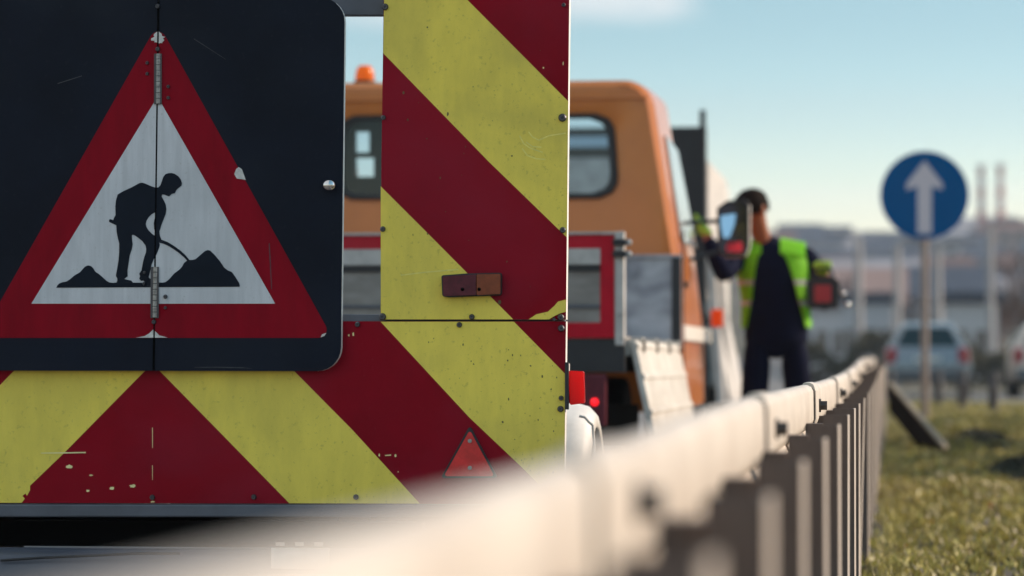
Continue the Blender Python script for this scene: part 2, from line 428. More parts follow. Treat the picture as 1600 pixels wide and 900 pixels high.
# smear marks on the yellow: scrape arcs slightly lighter
M['scrape'] = mat('pale scrape', (0.98, 0.84, 0.22), 0.55, var=0.3, scale=40)
def arcstrip(mb, pts, wd, y, m):
    for i in range(len(pts) - 1):
        a = Vector(pts[i]); b = Vector(pts[i + 1]); d = (b - a).normalized(); nrm = Vector((-d.y, d.x)) * wd
        q = [a + nrm, b + nrm, b - nrm, a - nrm]
        P3 = [(T(v.x, v.y, y)[0], y, T(v.x, v.y, y)[1]) for v in q]
        b0 = mb.add(P3); mb.face((b0, b0 + 1, b0 + 2, b0 + 3), m)
for pts in ([(812, 212), (818, 224), (828, 231), (842, 236), (848, 238)], [(826, 206), (832, 214), (842, 219), (858, 212), (884, 208)], [(816, 232), (824, 243), (838, 248), (852, 249)], [(822, 222), (832, 229), (846, 230)], [(626, 430), (668, 425), (716, 421)]):
    mb = MB(); arcstrip(mb, pts, .9, Y0 - .0018, M['scrape']); mb.build('scrape_mark', trailer)

# lower board (full width, below the black sign panels)
low = [(533.5, 502), (884.5, 502.2), (883, 640), (881.5, 787.5), (-395, 785), (-395, 502)]
j1 = [(34, 785.6), (39, 779), (35, 775), (40, 771), (42, 775), (47, 766), (47, 759)]
bands = [
    [(594.6, 502.6), (803, 502.6), (884, 585), (882.6, 640), (881.6, 787), (872, 787), (812, 727), (733, 652)],
    [(462, 575), (656, 786.8), (452, 786.2), (251, 575)],
    j1 + [(100, 708), (231, 575), (26, 575), (-178, 785.4)],
]
bands[1] = [(455, 575), (550, 671), (656, 786.9), (452, 786.3), (245, 575)]
cl = [([(64, 707.3), (102, 706.6), (134, 706), (134, 708), (104, 708.6), (64, 708.6)], M['chipyellow']),
      (jag(108, 729, 6, 3.4, 12, 5), M['chipyellow']), (jag(142, 742.6, 4, 1.6, 9, 6), M['chipyellow']),
      (jag(137, 767, 4, 2.4, 9, 7), M['chipyellow']), (jag(175, 763, 5, 3.5, 10, 8), M['chipyellow']), (jag(207, 759.5, 6, 3.4, 11, 9), M['chipyellow']),
      ([(237.6, 668), (238.8, 668), (238.8, 700), (237.8, 700)], M['chipyellow']), ([(237.6, 727), (238.7, 727), (238.6, 750), (237.8, 750)], M['chipyellow']),
      (jag(592.5, 711, 1.6, 3, 8, 11), M['chipyellow']), ([(601, 711), (611, 710), (611, 712), (602, 712.6)], M['chipyellow']), (jag(618, 712, 2, 3, 8, 12), M['chipyellow']),
      (jag(545, 524, 1.6, 2.4, 8, 13), M['chipyellow']), (jag(552, 522, 2, 4, 9, 14), M['chipyellow']), (jag(238.6, 784, 3.5, 2, 8, 15), M['chipyellow']),
      (jag(622, 737, 1.2, 1.6, 7, 16), M['chipyellow'])]
low_b = striped('lower_chevron_board', low, bands, Y0, Y0 + .04, trailer, cl)
# left column (outside the picture, the mirror image of the right one)
lx = lambda p: 480 - p
lcol = [(lx(x), y) for x, y in [(597, -140), (889, -140), (889, 499), (597, 499)]]
striped('chevron_board', lcol, [[(lx(597), 83), (lx(597), -50), (lx(889), 158), (lx(889), 371)], [(lx(597), 291), (lx(802), 499), (lx(597), 499)]], Y0, Y0 + .04, trailer, [])

# sign leaves
seam = lambda py: 247.6 + (240.0 - 247.6) * (py - 0) / 580.0
YL = Y0 - .032
Lf = lambda p: seam(p[1]) - 1.3 - p[0]
Rt = lambda p: p[0] - seam(p[1]) - 1.3
leaf_out = rounded([(-54, -4), (539, -4), (532.5, 580), (-60, 579)], [30, 38, 38, 30])
tri_red = rounded([(247, 36), (519.5, 528), (-32, 528)], [13, 13, 13])
tri_white = [(246.2, 151), (430, 474.5), (49, 474.5)]
def z1(p): return [(160 + x / 9, 260 + y / 9) for x, y in p]
def z2(p): return [(160 + x / 9, 350 + y / 9) for x, y in p]
def z3(p): return [(80 + x / 9, 380 + y / 9) for x, y in p]
def z4(p): return [(240 + x / 9, 380 + y / 9) for x, y in p]
fig = (z3([(72, 626), (85, 595), (115, 565), (160, 548), (215, 538), (260, 510), (330, 450), (400, 412), (430, 380), (470, 335), (500, 316), (530, 313), (560, 322), (590, 350), (620, 400), (680, 440), (730, 485), (780, 530), (820, 552), (870, 558), (920, 552), (930, 520), (928, 490), (912, 468)])
       + z2([(190, 720), (205, 640), (225, 520), (236, 400), (236, 270), (215, 190), (200, 110), (195, 20)])
       + z1([(193, 826), (95, 782), (92, 762), (100, 745), (118, 742), (152, 757), (160, 730), (185, 685), (182, 560), (190, 480), (214, 395), (300, 345), (400, 300), (520, 235), (560, 228), (600, 240), (680, 275), (750, 300), (790, 292), (815, 265), (835, 210), (855, 150), (885, 110), (925, 95), (970, 92), (1015, 103), (1070, 140), (1105, 190), (1118, 235), (1112, 272), (1080, 295), (1050, 320), (1035, 340), (1020, 378), (1000, 380), (975, 388), (938, 422), (900, 410), (870, 397), (840, 396), (832, 420), (860, 470), (890, 535), (900, 600), (890, 670), (860, 745), (830, 820), (810, 890)])
       + z2([(800, 100), (808, 165), (830, 220), (920, 255), (1010, 310), (1100, 375), (1170, 440), (1222, 505), (1270, 504)])
       + z4([(590, 225), (640, 180), (720, 112), (760, 96), (795, 104), (850, 155), (930, 250), (990, 340), (1040, 380), (1100, 405), (1150, 475), (1200, 555), (1212, 590), (1208, 612)]))
# holes are made by cutting the figure into a body outline that goes back along the bottom
hole_leg = z2([(413, 160), (425, 150), (445, 155), (500, 190), (560, 240), (605, 300), (616, 350), (612, 400), (590, 460), (570, 540), (550, 650), (518, 700), (530, 730), (518, 770), (545, 800), (575, 795), (605, 825), (430, 825), (405, 795), (370, 788), (305, 772), (330, 755), (355, 735), (352, 650), (370, 540), (385, 440), (415, 350), (425, 290), (418, 230)])
hole_tri = z2([(728, 480), (738, 470), (760, 430), (800, 330), (808, 290), (800, 262), (860, 278), (920, 305), (1000, 352), (1080, 410), (1150, 470), (1190, 515), (1150, 545), (1120, 600), (1085, 640), (1010, 695), (940, 775), (890, 815), (850, 824), (780, 822), (715, 780), (665, 765), (650, 745), (670, 670), (690, 575)])
hole_arm = z1([(752, 640), (735, 650), (690, 675), (650, 715), (620, 765), (610, 810), (618, 850), (650, 900), (700, 950), (752, 985), (742, 930), (728, 880), (722, 800), (735, 730), (752, 690)])
# one leaf object each, decals clipped to it, each decal 1.2 mm above the last
def tri_with_holes(outer, holes):
    P = [[Vector((x, y, 0)) for x, y in outer]] + [[Vector((x, y, 0)) for x, y in h] for h in holes]
    flat = [p for r in P for p in r]
    return [[(flat[i].x, flat[i].y) for i in t] for t in tessellate_polygon(P)]
FIGT = tri_with_holes(fig, [hole_leg, hole_tri, hole_arm])
def decal(mb, tris, f, y, m):
    for t in tris:
        c = clip_half(t, f)
        if len(c) < 3: continue
        b = mb.add([(T(px, py, y)[0], y, T(px, py, y)[1]) for px, py in c]); mb.face(range(b, b + len(c)), m)
def totris(poly): return [[poly[i] for i in t] for t in tess(poly)]
wear = jag(247.5, 60, 11, 11, 20, 21) + []
wear2 = [(366, 272), (369, 264), (373, 261), (378, 264.5), (384, 281), (377, 280), (370, 279)]
wear3 = [(212, 527.6), (226, 525), (233, 521), (239, 515), (243, 518), (249, 524), (262, 527.6)]
wear4 = [(501, 527), (503, 522.5), (510, 520), (507, 525)]
wear5 = [(304, 573.5), (340, 573.2), (380, 574), (396, 576), (380, 575.2), (340, 574.4), (304, 574.4)]
M['scuff'] = mat('grey scuff', (0.07, 0.075, 0.085), 0.6, var=.5, scale=60)
sc1 = [(303, 60), (352, 92), (353, 93.2), (303, 61.2)]; sc2 = [(420, 380), (424, 452), (425, 452), (421.3, 380)]; sc3 = [(90, 130), (128, 118), (128, 119), (90, 131.2)]
leaves = []
for nm, f, lab in (('sign_leaf', Lf, 'left half of the folding road works sign'), ('sign_leaf', Rt, 'right half of the folding road works sign, with the steel knob')):
    mb = MB()
    cp = clip_half(leaf_out, f)
    mb.prism(TP(cp, YL), YL, YL + .024, M['black'], M['alu'])
    decal(mb, totris(tri_red), f, YL - .0012, M['signred'])
    decal(mb, [tri_white], f, YL - .0024, M['signwhite'])
    decal(mb, FIGT, f, YL - .0036, M['figure'])
    for wv in (wear, wear2, wear3, wear4): decal(mb, totris(wv), f, YL - .0044, M['chip'])
    for wv in (wear5, sc1, sc2, sc3): decal(mb, totris(wv), f, YL - .0044, M['scuff'])
    leaves.append(mb.build(nm, trailer, label=lab))
M['dirt'] = mat('road dirt', (0.16, 0.14, 0.05), 0.8, var=.5, scale=60)
rd = random.Random(31); mb = MB()
for _ in range(150):
    px = rd.uniform(600, 880); py = rd.uniform(520, 780) if rd.random() < .7 else rd.uniform(20, 490)
    if py > 500 and not (px < py - 503 + 800 and px > (py - 503) * .98 + 600): continue
    sc = abs(rd.gauss(0, .8)) + .25; q = jag(px, py, sc, sc * rd.uniform(.7, 2.2), 7, rd.random())
    mb.sheet([(T(a, b, Y0 - .0019)[0], Y0 - .0019, T(a, b, Y0 - .0019)[1]) for a, b in q], M['dirt'])
o = mb.build('dirt_flecks', trailer); o['kind'] = 'stuff'
# hinges
mb = MB(); a_, b_ = onY(seam(-4), -4, YL), onY(seam(579.5), 579.5, YL)
for yy0, yy1 in ((YL - .001, YL + .02),):
    mb.hexa([(b_.x - .0032, yy0, b_.z), (b_.x + .0032, yy0, b_.z), (b_.x + .0032, yy1, b_.z), (b_.x - .0032, yy1, b_.z), (a_.x - .0032, yy0, a_.z), (a_.x + .0032, yy0, a_.z), (a_.x + .0032, yy1, a_.z), (a_.x - .0032, yy1, a_.z)], M['void'])
mb.build('seam_seal', trailer)  # added dark strip filling the gap between the leaves
def hinge(pa, pb, ya, yb, n):
    mb = MB(); y = YL - .006
    for k in range(n):
        t0 = k / n; t1 = (k + .86) / n
        a = onY(pa + (pb - pa) * t0, ya + (yb - ya) * t0, y); b = onY(pa + (pb - pa) * t1, ya + (yb - ya) * t1, y)
        mb.tube(a, b, .0058, M['hinge'], n=10)
    a = onY(pa, ya, y); b = onY(pb, yb, y); mb.tube(a, b, .003, M['dark'], n=8)
    for side in (-1, 1):
        P = [onY(px + side * 3.6, py, YL - .002) for px, py in ((pa, ya), (pb, yb))]
        mb.box(min(P[0].x, P[1].x) - .004, max(P[0].x, P[1].x) + .004, YL - .0065, YL - .0046, P[1].z, P[0].z, M['screw'])
    return mb.build('hinge', trailer, smooth=True)
hinge(247.4, 247, 84, 163, 9); hinge(242.6, 241.6, 417, 497, 9)
# screws
mb = MB(); mb.tube((0, 0, 0), (0, -.005, 0), .0085, M['screw'], r1=.006, n=14); mb.tube((0, -.005, 0), (0, -.0056, 0), .003, M['dark'], n=6)
sc0 = None
for (px, py, yy, sc) in [(602, 11, Y0, 1.1), (881, 8, Y0, .7), (879, 184, Y0, 1.3), (599.5, 184, Y0, .8), (598.5, 358, Y0, .9), (879.6, 359.5, Y0, 1.0), (598, 495, Y0, 1.2), (737.5, 495, Y0, .9), (876.5, 496, Y0, 1.1), (718, 507.5, Y0, .9), (559, 507, Y0, .9), (877, 513, Y0, 1.1), (876, 639, Y0, 1.0), (877, 622, Y0, .8), (238.5, 777, Y0, .9), (397, 776.5, Y0, .9), (556.5, 776.5, Y0, .9), (866, 499, Y0, .6),
                         (230.6, 98.5, YL, .6), (230.6, 115.5, YL, .6), (263.5, 135.5, YL, .6), (263.5, 153, YL, .6), (259, 463.6, YL, .7), (259, 481, YL, .55), (226.4, 426, YL, .55), (225.6, 443, YL, .55), (247, 10, YL, .8), (247, 77, YL, .8), (241, 503, YL, .8)]:
    p = onY(px, py, yy)
    if sc0 is None:
        sc0 = mb.build('screw'); sc0.parent = trailer; q = sc0
    else: q = copyo(sc0, trailer)
    q.location = Vector((p.x, yy - .0048, p.z)) - Vector(trailer.location); q.scale = (sc, 1, sc)
# knob
p = onY(516, 290, YL); mb = MB()
mb.tube((p.x, YL, p.z), (p.x, YL - .012, p.z), .011, M['chrome'], n=16)
mb.ellipsoid((p.x, YL - .02, p.z), (.018, .012, .016), M['chrome'])
mb.build('knob', trailer, smooth=True)
# frame bars seen through the slot
def pbar(name, poly, y0, y1, m, ms=None, bevel=.003, **k):
    mb = MB(); mb.prism(TP(poly, y0), y0, y1, m, ms); return mb.build(name, trailer, bevel=bevel, **k)
pbar('top_bar', [(-395, -20), (885, -20), (885, 24), (-395, 24)], Y0 + .045, Y0 + .085, M['greysteel'])
pbar('cross_bar', [(-395, 491), (883, 491), (883, 513), (-395, 513)], Y0 + .042, Y0 + .075, M['greysteel'])
pbar('bottom_beam', [(-395, 787.6), (881, 789), (881, 808), (-395, 808)], Y0 - .01, Y0 + .05, M['greysteel'], bevel=.004)
for a, b in ((606, 640), (845, 879), (-160, -126), (-399, -365), (225, 262), (470, 505)):
    pbar('upright', [(a, -20), (b, -20), (b, 800), (a, 800)], Y0 + .09, Y0 + .13, M['greysteel'])
# marker lamp
yb = Y0 - .004
mb = MB(); mb.prism(TP(rounded([(689.6, 430.2), (730, 427.2), (784, 426), (783.4, 461.5), (700, 464.5), (691, 463)], [3, 2, 4, 4, 6, 4], 4), yb - .014), yb - .014, yb, M['dark']); hs = mb.build('marker_lamp', trailer, bevel=.002)
def lens(poly, m, nm, lab):
    mb = MB(); mb.prism(TP(rounded(poly, 2, 4), yb - .026), yb - .026, yb - .013, m); o = mb.build(nm, None, bevel=.003)
    o.data.transform(Matrix.Translation(-Vector(trailer.location))); o.parent = hs; o['label'] = lab
lens([(691.6, 432), (743.6, 428.8), (743.6, 461), (693, 462.4)], M['lens_dirty'], 'lens', 'dusty red lens')
lens([(744.6, 428.6), (781.6, 428), (781.2, 459.5), (744.6, 461)], M['lens_orange'], 'lens', 'dusty orange lens')
for px, py in ((722.5, 452), (748.6, 452)):
    mb = MB(); p = onY(px, py, yb - .027); mb.tube((p.x, yb - .0245, p.z), (p.x, yb - .0285, p.z), .0048, M['void'], n=10)
    o = mb.build('lens_screw', None); o.data.transform(Matrix.Translation(-Vector(trailer.location))); o.parent = hs
# triangular reflector
mb = MB(); mb.prism(TP(rounded([(734, 664.5), (777.5, 747), (688.5, 747)], 3, 4), Y0 - .010), Y0 - .010, Y0 - .001, M['dark'])
rf = mb.build('reflector', trailer, bevel=.0015)
mb = MB(); mb.prism(TP(rounded([(734, 671.5), (772.5, 744), (693.5, 744)], 3, 4), Y0 - .0135), Y0 - .0135, Y0 - .0095, M['reflector'])
for py in (689, 731):
    p = onY(734, py, Y0 - .015); mb.tube((p.x, Y0 - .013, p.z), (p.x, Y0 - .017, p.z), .0055, M['hinge'], n=12)
o = mb.build('reflector_face', None); o.data.transform(Matrix.Translation(-Vector(trailer.location))); o.parent = rf
# side lamp, bracket
mb = MB(); mb.prism(TP([(882.6, 566), (888.6, 566), (888.6, 640), (882.6, 640)], Y0 - .012), Y0 - .012, Y0 - .003, M['dark']); mb.build('lamp_bracket', trailer, bevel=.001)
mb = MB(); q = [(888, 579), (911.6, 580.4), (913, 630), (890.5, 633)]
ylamp = Y0 + .0
mb.prism(TP(rounded(q, 2.5, 4), ylamp), ylamp, ylamp + .035, M['lens_red']); mb.build('side_lamp', trailer, bevel=.004)
mb = MB(); mb.tube(onY(888, 568, Y0 + .01), onY(888, 580, Y0 + .01), .004, M['alu']); mb.build('lamp_stud', trailer)
# chassis, floor, wheels, mudguards
cx = tr_c.x
mb = MB()
for sx in (-.45, .45): mb.box(cx + sx - .04, cx + sx + .04, 9.05, 13.4, .30, .40, M['void'])
for yy in (9.6, 11.2, 12.6): mb.box(cx - .75, cx + .75, yy, yy + .08, .32, .39, M['void'])
mb.build('chassis', trailer)
zt = onY(240, 815, 9.0).z
mb = MB(); mb.box(cx - .95, cx + .72, 9.02, 9.1, .302, zt, M['void']); mb.build('rear_apron', trailer)
zb0 = onY(100, 857, 8.93).z
mb = MB()
ring = []
for x in [cx - 1.0 + 1.9 * i / 12 for i in range(13)]:
    prof = [(8.90, zb0 - .35), (8.87, zb0 - .3), (8.86, zb0 - .06), (8.875, zb0 - .02), (8.91, zb0), (8.98, zb0), (8.98, zb0 - .35)]
    ring.append([(x, y, z) for y, z in prof])
mb.loft(ring, M['bumper']); mb.build('rear_bumper', trailer, smooth=True, sharp=50)
mb = MB(); pp = [onY(a, b, 8.855) for a, b in ((0, 876), (60, 872), (150, 868), (215, 865), (280, 865))]
mb.path([(p.x, 8.862, p.z) for p in pp], .0035, M['dark']); mb.build('bumper_seam', trailer)  # dark curve drawn in place of a reflection on the bumper
mb = MB(); P = [onY(a, b, 8.85) for a, b in ((424, 856), (514, 889))]
mb.box(P[0].x, P[1].x, 8.845, 8.858, P[1].z, P[0].z, M['alu']); mb.build('number_plate', trailer, bevel=.001)
for a in (440, 470, 500):
    mb = MB(); p = onY(a, 850, 8.85); mb.box(p.x - .012, p.x + .012, 8.83, 8.87, p.z - .004, p.z + .006, M['chrome']); mb.build('plate_lamp', trailer)
mb = MB(); mb.box(cx - .95, cx + .93, 9.1, 13.3, .43, .47, M['dark']); mb.build('floor', trailer)
zf = verge(-1, 10)
for sx in (-1, 1):
    wx = cx + sx * .83
    mb = MB(); mb.tube((wx - .085, 10.15, .32), (wx + .085, 10.15, .32), .31, M['tyre'], n=32); wl = mb.build('wheel', trailer, bevel=.02)
    mb = MB(); mb.tube((wx + sx * .07, 10.15, .32), (wx + sx * .095, 10.15, .32), .18, M['rim'], r1=.15, n=24)
    o = mb.build('rim', None); o.data.transform(Matrix.Translation(-Vector(trailer.location))); o.parent = wl
    mb = MB(); rr = []
    xo = onY(915, 700, 9.75).x if sx > 0 else 2 * cx - onY(915, 700, 9.75).x
    for k in range(15):
        a = radians(-12 + 204 * k / 14)
        ring = []
        for (dx, dr) in ((-.26, .395), (-.06, .395), (-.025, .385), (-.006, .365), (0, .33), (-.004, .325), (-.012, .36), (-.03, .378), (-.06, .388), (-.26, .388)):
            r_ = dr - .005; ring.append((xo + sx * dx, 10.15 + r_ * cos(a), .29 + r_ * sin(a)))
        rr.append(ring)
    mb.loft(rr, M['white']); mb.build('mudguard', trailer, smooth=True, sharp=60)
    xo2 = xo + sx * .022
    if sx > 0:
        mb = MB()
        pts = [onY(a, b, 9.74) for a, b in ((905, 650), (914, 652), (921, 660), (926, 664), (928, 690), (929, 740), (932, 800))]
        mb.path([(p.x, 9.74, p.z) for p in pts], .004, M['white']); mb.build('mud_flap_rod', trailer)
mb = MB(); mb.path([(cx, 13.3, .4), (cx, 13.9, .45)], .04, M['dark']); mb.build('drawbar', trailer)

# ------------------------------------------------------------------ guard rail
def yofD(D, x=-.2): return (D + x * sin(ALPHA)) / cos(ALPHA)
rail = thing('guard_rail', 'long galvanised guard rail running from the bottom left corner into the distance beside the grass', 'guard rail', (-.22, 9, 0))
ZT = .8 - .055
prof = [(-.250, -.014), (-.250, -.004), (-.245, 0), (-.232, 0), (-.222, -.005), (-.216, -.016), (-.215, -.088), (-.219, -.100), (-.228, -.109), (-.280, -.138), (-.288, -.155), (-.280, -.172), (-.228, -.201), (-.219, -.21), (-.215, -.222), (-.215, -.292), (-.222, -.306), (-.232, -.311)]
ends = [-3.0, -.6, 2.55, 5.65, 8.86, 12.1, 15.3, 18.5, 21.7, 24.9, 28.1, 31.3, 34.5, 37.7, 40.9, 44.1, 47.3, 50.5]
def near(y): return -.017 * (1 - sm(1.5, 5.2, y))
def railx(y): return 0 if y < 30 else -.0006 * (y - 30) ** 2
for i in range(len(ends) - 1):
    a, b = ends[i], ends[i + 1]; mb = MB(); rr = []
    n = 12
    st = [a - .16, a + .16, a + .165] + [a + .165 + (b - a - .165) * k / n for k in range(1, n + 1)]
    for k, y in enumerate(st):
        off = .006 if k < 2 else 0
        zt = ZT + rise(y) + near(y); rx = railx(y)
        outer = [(x + off + rx, y, zt + z + (off if j < 5 else 0)) for j, (x, z) in enumerate(prof)]
        inner = [(x - .003 + off + rx, y, zt + z - (.003 if j < 5 else 0)) for j, (x, z) in reversed(list(enumerate(prof)))]
        rr.append(outer + inner)
    mb.loft(rr, M['rail']); mb.build('rail_section', rail, smooth=True, sharp=50)
mb = MB(); mb.tube((0, 0, 0), (.010, 0, 0), .018, M['bolt'], n=16); mb.tube((.01, 0, 0), (.026, 0, 0), .0135, M['bolt'], n=6)
bolt0 = mb.build('bolt'); bolt0.parent = rail; first = True
for D in [2.72, 5.8, 9.02, 12.4, 15.6, 18.8, 22, 25.2]:
    y = yofD(D); q = bolt0 if first else copyo(bolt0, rail); first = False
    q.location = Vector((-.2145 + railx(y), y, .8 - .112 + rise(y))) - Vector(rail.location)
pm = MB()
wq, dq, tq = .056, .11, .0045
pm.box(0, wq, 0, tq, -.95, 0, M['post'])
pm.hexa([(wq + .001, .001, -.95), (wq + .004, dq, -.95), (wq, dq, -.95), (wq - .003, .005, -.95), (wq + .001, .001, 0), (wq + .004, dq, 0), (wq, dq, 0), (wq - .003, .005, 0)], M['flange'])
pm.box(0, wq - tq, dq - tq, dq, -.95, 0, M['post'])
pm.box(0, tq, tq, .018, -.95, 0, M['post'])
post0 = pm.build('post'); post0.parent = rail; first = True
sp = MB(); sp.box(-.042, -.002, .02, .09, -.10, -.02, M['post']); spac0 = sp.build('spacer'); fs = True
pds = [-.6, .75, 2.06, 3.03, 4.13, 5.37, 6.63, 7.9, 9.05, 10.15, 11.7, 13.3, 14.7] + [16 + 1.3 * k for k in range(27)]
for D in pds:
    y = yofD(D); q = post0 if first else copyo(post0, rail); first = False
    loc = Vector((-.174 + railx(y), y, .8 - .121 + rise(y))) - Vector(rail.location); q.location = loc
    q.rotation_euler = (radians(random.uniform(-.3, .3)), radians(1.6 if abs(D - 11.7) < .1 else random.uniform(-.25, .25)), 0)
    s_ = spac0 if fs else copyo(spac0, rail); fs = False
    s_.parent = rail; s_.location = loc

# ------------------------------------------------------------------ orange truck
truck = thing('orange_truck', 'orange flatbed truck with red and grey tailgate and open side board, behind the trailer', 'truck', (-2.2, 17, 0))
YB = 14.25; YC = 17.35
XR = onY(976, 450, YB).x; XC = -2.18; XL = 2 * XC - XR
def B(px, py, y=YB): p = onY(px, py, y); return (p.x, p.z)
# tailgate
def ztg(py): return onY(920, py, YB).z
xin = onY(938, 450, YB).x; xo = onY(960, 450, YB).x
mb = MB()
zt_, zb_ = ztg(364), ztg(528)
x0t = 2 * XC - xo
mb.box(x0t, xo, YB, YB + .03, zb_, zt_, M['board'])
z1_, z2_ = ztg(388), ztg(486)
def rbox(a, b, c, d, m, y=YB): mb.box(a, b, y - .003, y - .0005, c, d, m)
rbox(x0t, xo, z1_, zt_ - .008, M['tg_red']); rbox(x0t, xo, zb_, ztg(504), M['tg_red'])
rbox(xin, xo, ztg(504), z1_, M['tg_red']); rbox(x0t, x0t + (xo - xin), ztg(504), z1_, M['tg_red'])
mb.box(x0t, xo, YB - .012, YB + .04, zt_ - .006, zt_ + .004, M['boardpale'])
mb.box(x0t + (xo - xin), xin, YB - .006, YB - .0005, ztg(413), z1_ - .001, M['boardpale'])
mb.box(x0t + (xo - xin), xin, YB - .008, YB - .0005, ztg(424), ztg(414), M['dark'])
mb.box(x0t + (xo - xin), xin, YB - .008, YB - .0005, ztg(481), ztg(476), M['greysteel'])
mb.build('tailgate', truck)
for sx in (1, -1):
    f = (lambda x: x) if sx > 0 else (lambda x: 2 * XC - x)
    mb = MB(); a, b = sorted((f(onY(961, 450, YB).x), f(onY(975.5, 450, YB).x)))
    mb.box(a, b, YB - .01, YB + .06, ztg(540), ztg(362), M['boardpale']); mb.build('corner_post', truck, bevel=.004)
    for py in (379, 397):
        mb = MB(); a, b = sorted((f(onY(958, 450, YB).x), f(onY(980, 450, YB).x)))
        mb.box(a, b, YB - .035, YB - .012, ztg(py + 5), ztg(py - 5), M['dark']); 
        e = f(onY(981, 450, YB).x); mb.tube((e, YB - .03, ztg(py)), (e + .004, YB + .01, ztg(py)), .014, M['rim'])
        mb.build('latch', truck, bevel=.003)
# deck, headboard, dropsides
zd = onY(976, 530, YB).z
mb = MB(); mb.box(XL, XR, YB + .0, YC - .12, zd - .14, zd - .001, M['dark']); mb.box(XL, XR, YB + .03, YC - .12, zd, zd + .012, M['board']); mb.build('deck', truck)
yh = YC - .17
hb_t = onY(1000, 404, yh).z; xh = onY(1065, 450, yh).x
mb = MB(); mb.box(2 * XC - xh, xh, yh, yh + .03, zd - .03, hb_t, M['guard']); mb.box(xh - .05, xh + .0, yh - .012, yh - .001, zd, hb_t + .01, M['dark'])
mb.box(2 * XC - xh, xh, yh - .012, yh + .04, hb_t, hb_t + .02, M['guard']); mb.build('headboard', truck, bevel=.003)
# hanging dropside on the right: hinged at deck level, bottom swung out
ya, yb_ = YB + .05, YC - .2
hz = zd - .005; o1 = .10; h = .47
mb = MB()
def ds(y, t, th): # t 0 top..1 bottom
    return (XR + .014 + o1 * t + th, y, hz - h * t)
mb.hexa([ds(ya, 1, 0), ds(ya, 1, .028), ds(yb_, 1, .028), ds(yb_, 1, 0), ds(ya, 0, 0), ds(ya, 0, .028), ds(yb_, 0, .028), ds(yb_, 0, 0)], M['dropside'])
for t in (.02, .30, .62, .93):
    mb.hexa([ds(ya, t + .05, .0285), ds(ya, t + .05, .036), ds(yb_, t + .05, .036), ds(yb_, t + .05, .0285), ds(ya, t, .0285), ds(ya, t, .036), ds(yb_, t, .036), ds(yb_, t, .0285)], M['dropside'])
dsd = mb.build('open_side_board', truck, bevel=.004)
for k in range(4):
    y = ya + .25 + k * (yb_ - ya - .4) / 3
    mb = MB(); mb.box(XR - .01, XR + .055, y, y + .07, hz - .06, hz + .015, M['dropside']); mb.tube((XR + .054, y + .035, hz - .022), (XR + .062, y + .035, hz - .022), .028, M['void'])
    mb.build('side_hinge', truck, bevel=.003)
mb = MB(); mb.box(XR - .006, XR + .02, YB + .06, YC - .17, zd - .07, zd - .004, M['dropside']); mb.build('deck_edge', truck, bevel=.003)
mb = MB(); mb.box(XL - .02, XL + .01, YB + .06, YC - .2, zd + .02, ztg(364), M['board']); mb.build('closed_side_board', truck, bevel=.003)
# chassis & under
mb = MB(); mb.box(XL + .1, XR - .1, YB + .1, YB + .2, .3, zd - .15, M['void']); mb.box(XC - .5, XC + .5, YB + .2, 20, .45, zd - .16, M['void']); mb.build('chassis', truck)
mb = MB(); mb.box(XL + .05, XR - .02, YB + .02, YB + .10, ztg(568), ztg(543), M['dark']); mb.build('rear_beam', truck)
p = onY(928, 622, YB + .02); mb = MB(); mb.box(p.x - .055, p.x + .055, YB - .02, YB + .06, p.z - .12, p.z + .10, M['lens_dirty']); tl = mb.build('tail_lamp', truck, bevel=.01)
mb = MB(); p2 = onY(929, 628, YB - .02); mb.ellipsoid((p2.x, YB - .022, p2.z), (.015, .008, .015), M['lit']); o = mb.build('lit_bulb', None); o.data.transform(Matrix.Translation(-Vector(truck.location))); o.parent = tl
def wheel(parent, x, y, r, wd, sx):
    z = rise(y) + r
    mb = MB(); mb.tube((x - wd / 2, y, z), (x + wd / 2, y, z), r, M['tyre'], n=28); wl = mb.build('wheel', parent, bevel=.02)
    mb = MB(); mb.tube((x + sx * wd * .45, y, z), (x + sx * (wd / 2 + .01), y, z), r * .55, M['rim'], r1=r * .45, n=20)
    o = mb.build('rim', None); o.data.transform(Matrix.Translation(-Vector(parent.location))); o.parent = wl
for y in (15.3, 20.0):
    for sx in (-1, 1): wheel(truck, XC + sx * .84, y, .36, .24, sx)
mb = MB(); q = onY(965, 670, 15.0); mb.box(q.x - .12, q.x + .10, 14.9, 14.93, .2, .62, M['leather']); mb.build('mud_flap', truck)
# cab shell
def cring(y, hwb, hwt, zb, zt, r, n=8, sh=0):
    P = rounded([(-hwb, zb), (hwb, zb), (hwb, zb + (zt - zb) * .45), (hwt, zt), (-hwt, zt), (-hwb, zb + (zt - zb) * .45)], [.03, .03, .3, r, r, .3], n)
    return [(XC + x, y, z) for x, z in P]
ZCT = onY(950, 125, YC).z; ZCB = .55
hwb = onY(1061, 470, YC).x - XC; hwt = onY(1034, 220, YC).x - XC + .0 - .06
rings = [cring(YC + .0, hwb - .03, hwt - .03, ZCB, ZCT - .03, .13), cring(YC + .03, hwb, hwt, ZCB, ZCT, .16), cring(YC + .5, hwb + .005, hwt + .01, ZCB, ZCT + .02, .17), cring(YC + 1.0, hwb + .005, hwt + .01, ZCB, ZCT + .0, .10),
         cring(YC + 1.35, hwb, hwt - .02, ZCB, ZCT - .10, .05), cring(YC + 1.75, hwb, hwt + .02, ZCB, 1.85, .05), cring(YC + 2.15, hwb, hwb - .06, ZCB, 1.5, .1)]
mb = MB(); mb.loft(rings, M['orange'], caps=False)
for i_, f_ in enumerate(mb.f):
    cc = sum((Vector(mb.v[k]) for k in f_), Vector()) / len(f_)
    if cc.y > YC + 1.4 and cc.z > 1.55 and abs(cc.x - XC) < hwt - .12: mb.m[i_] = mb.mi(M['cabglass'])
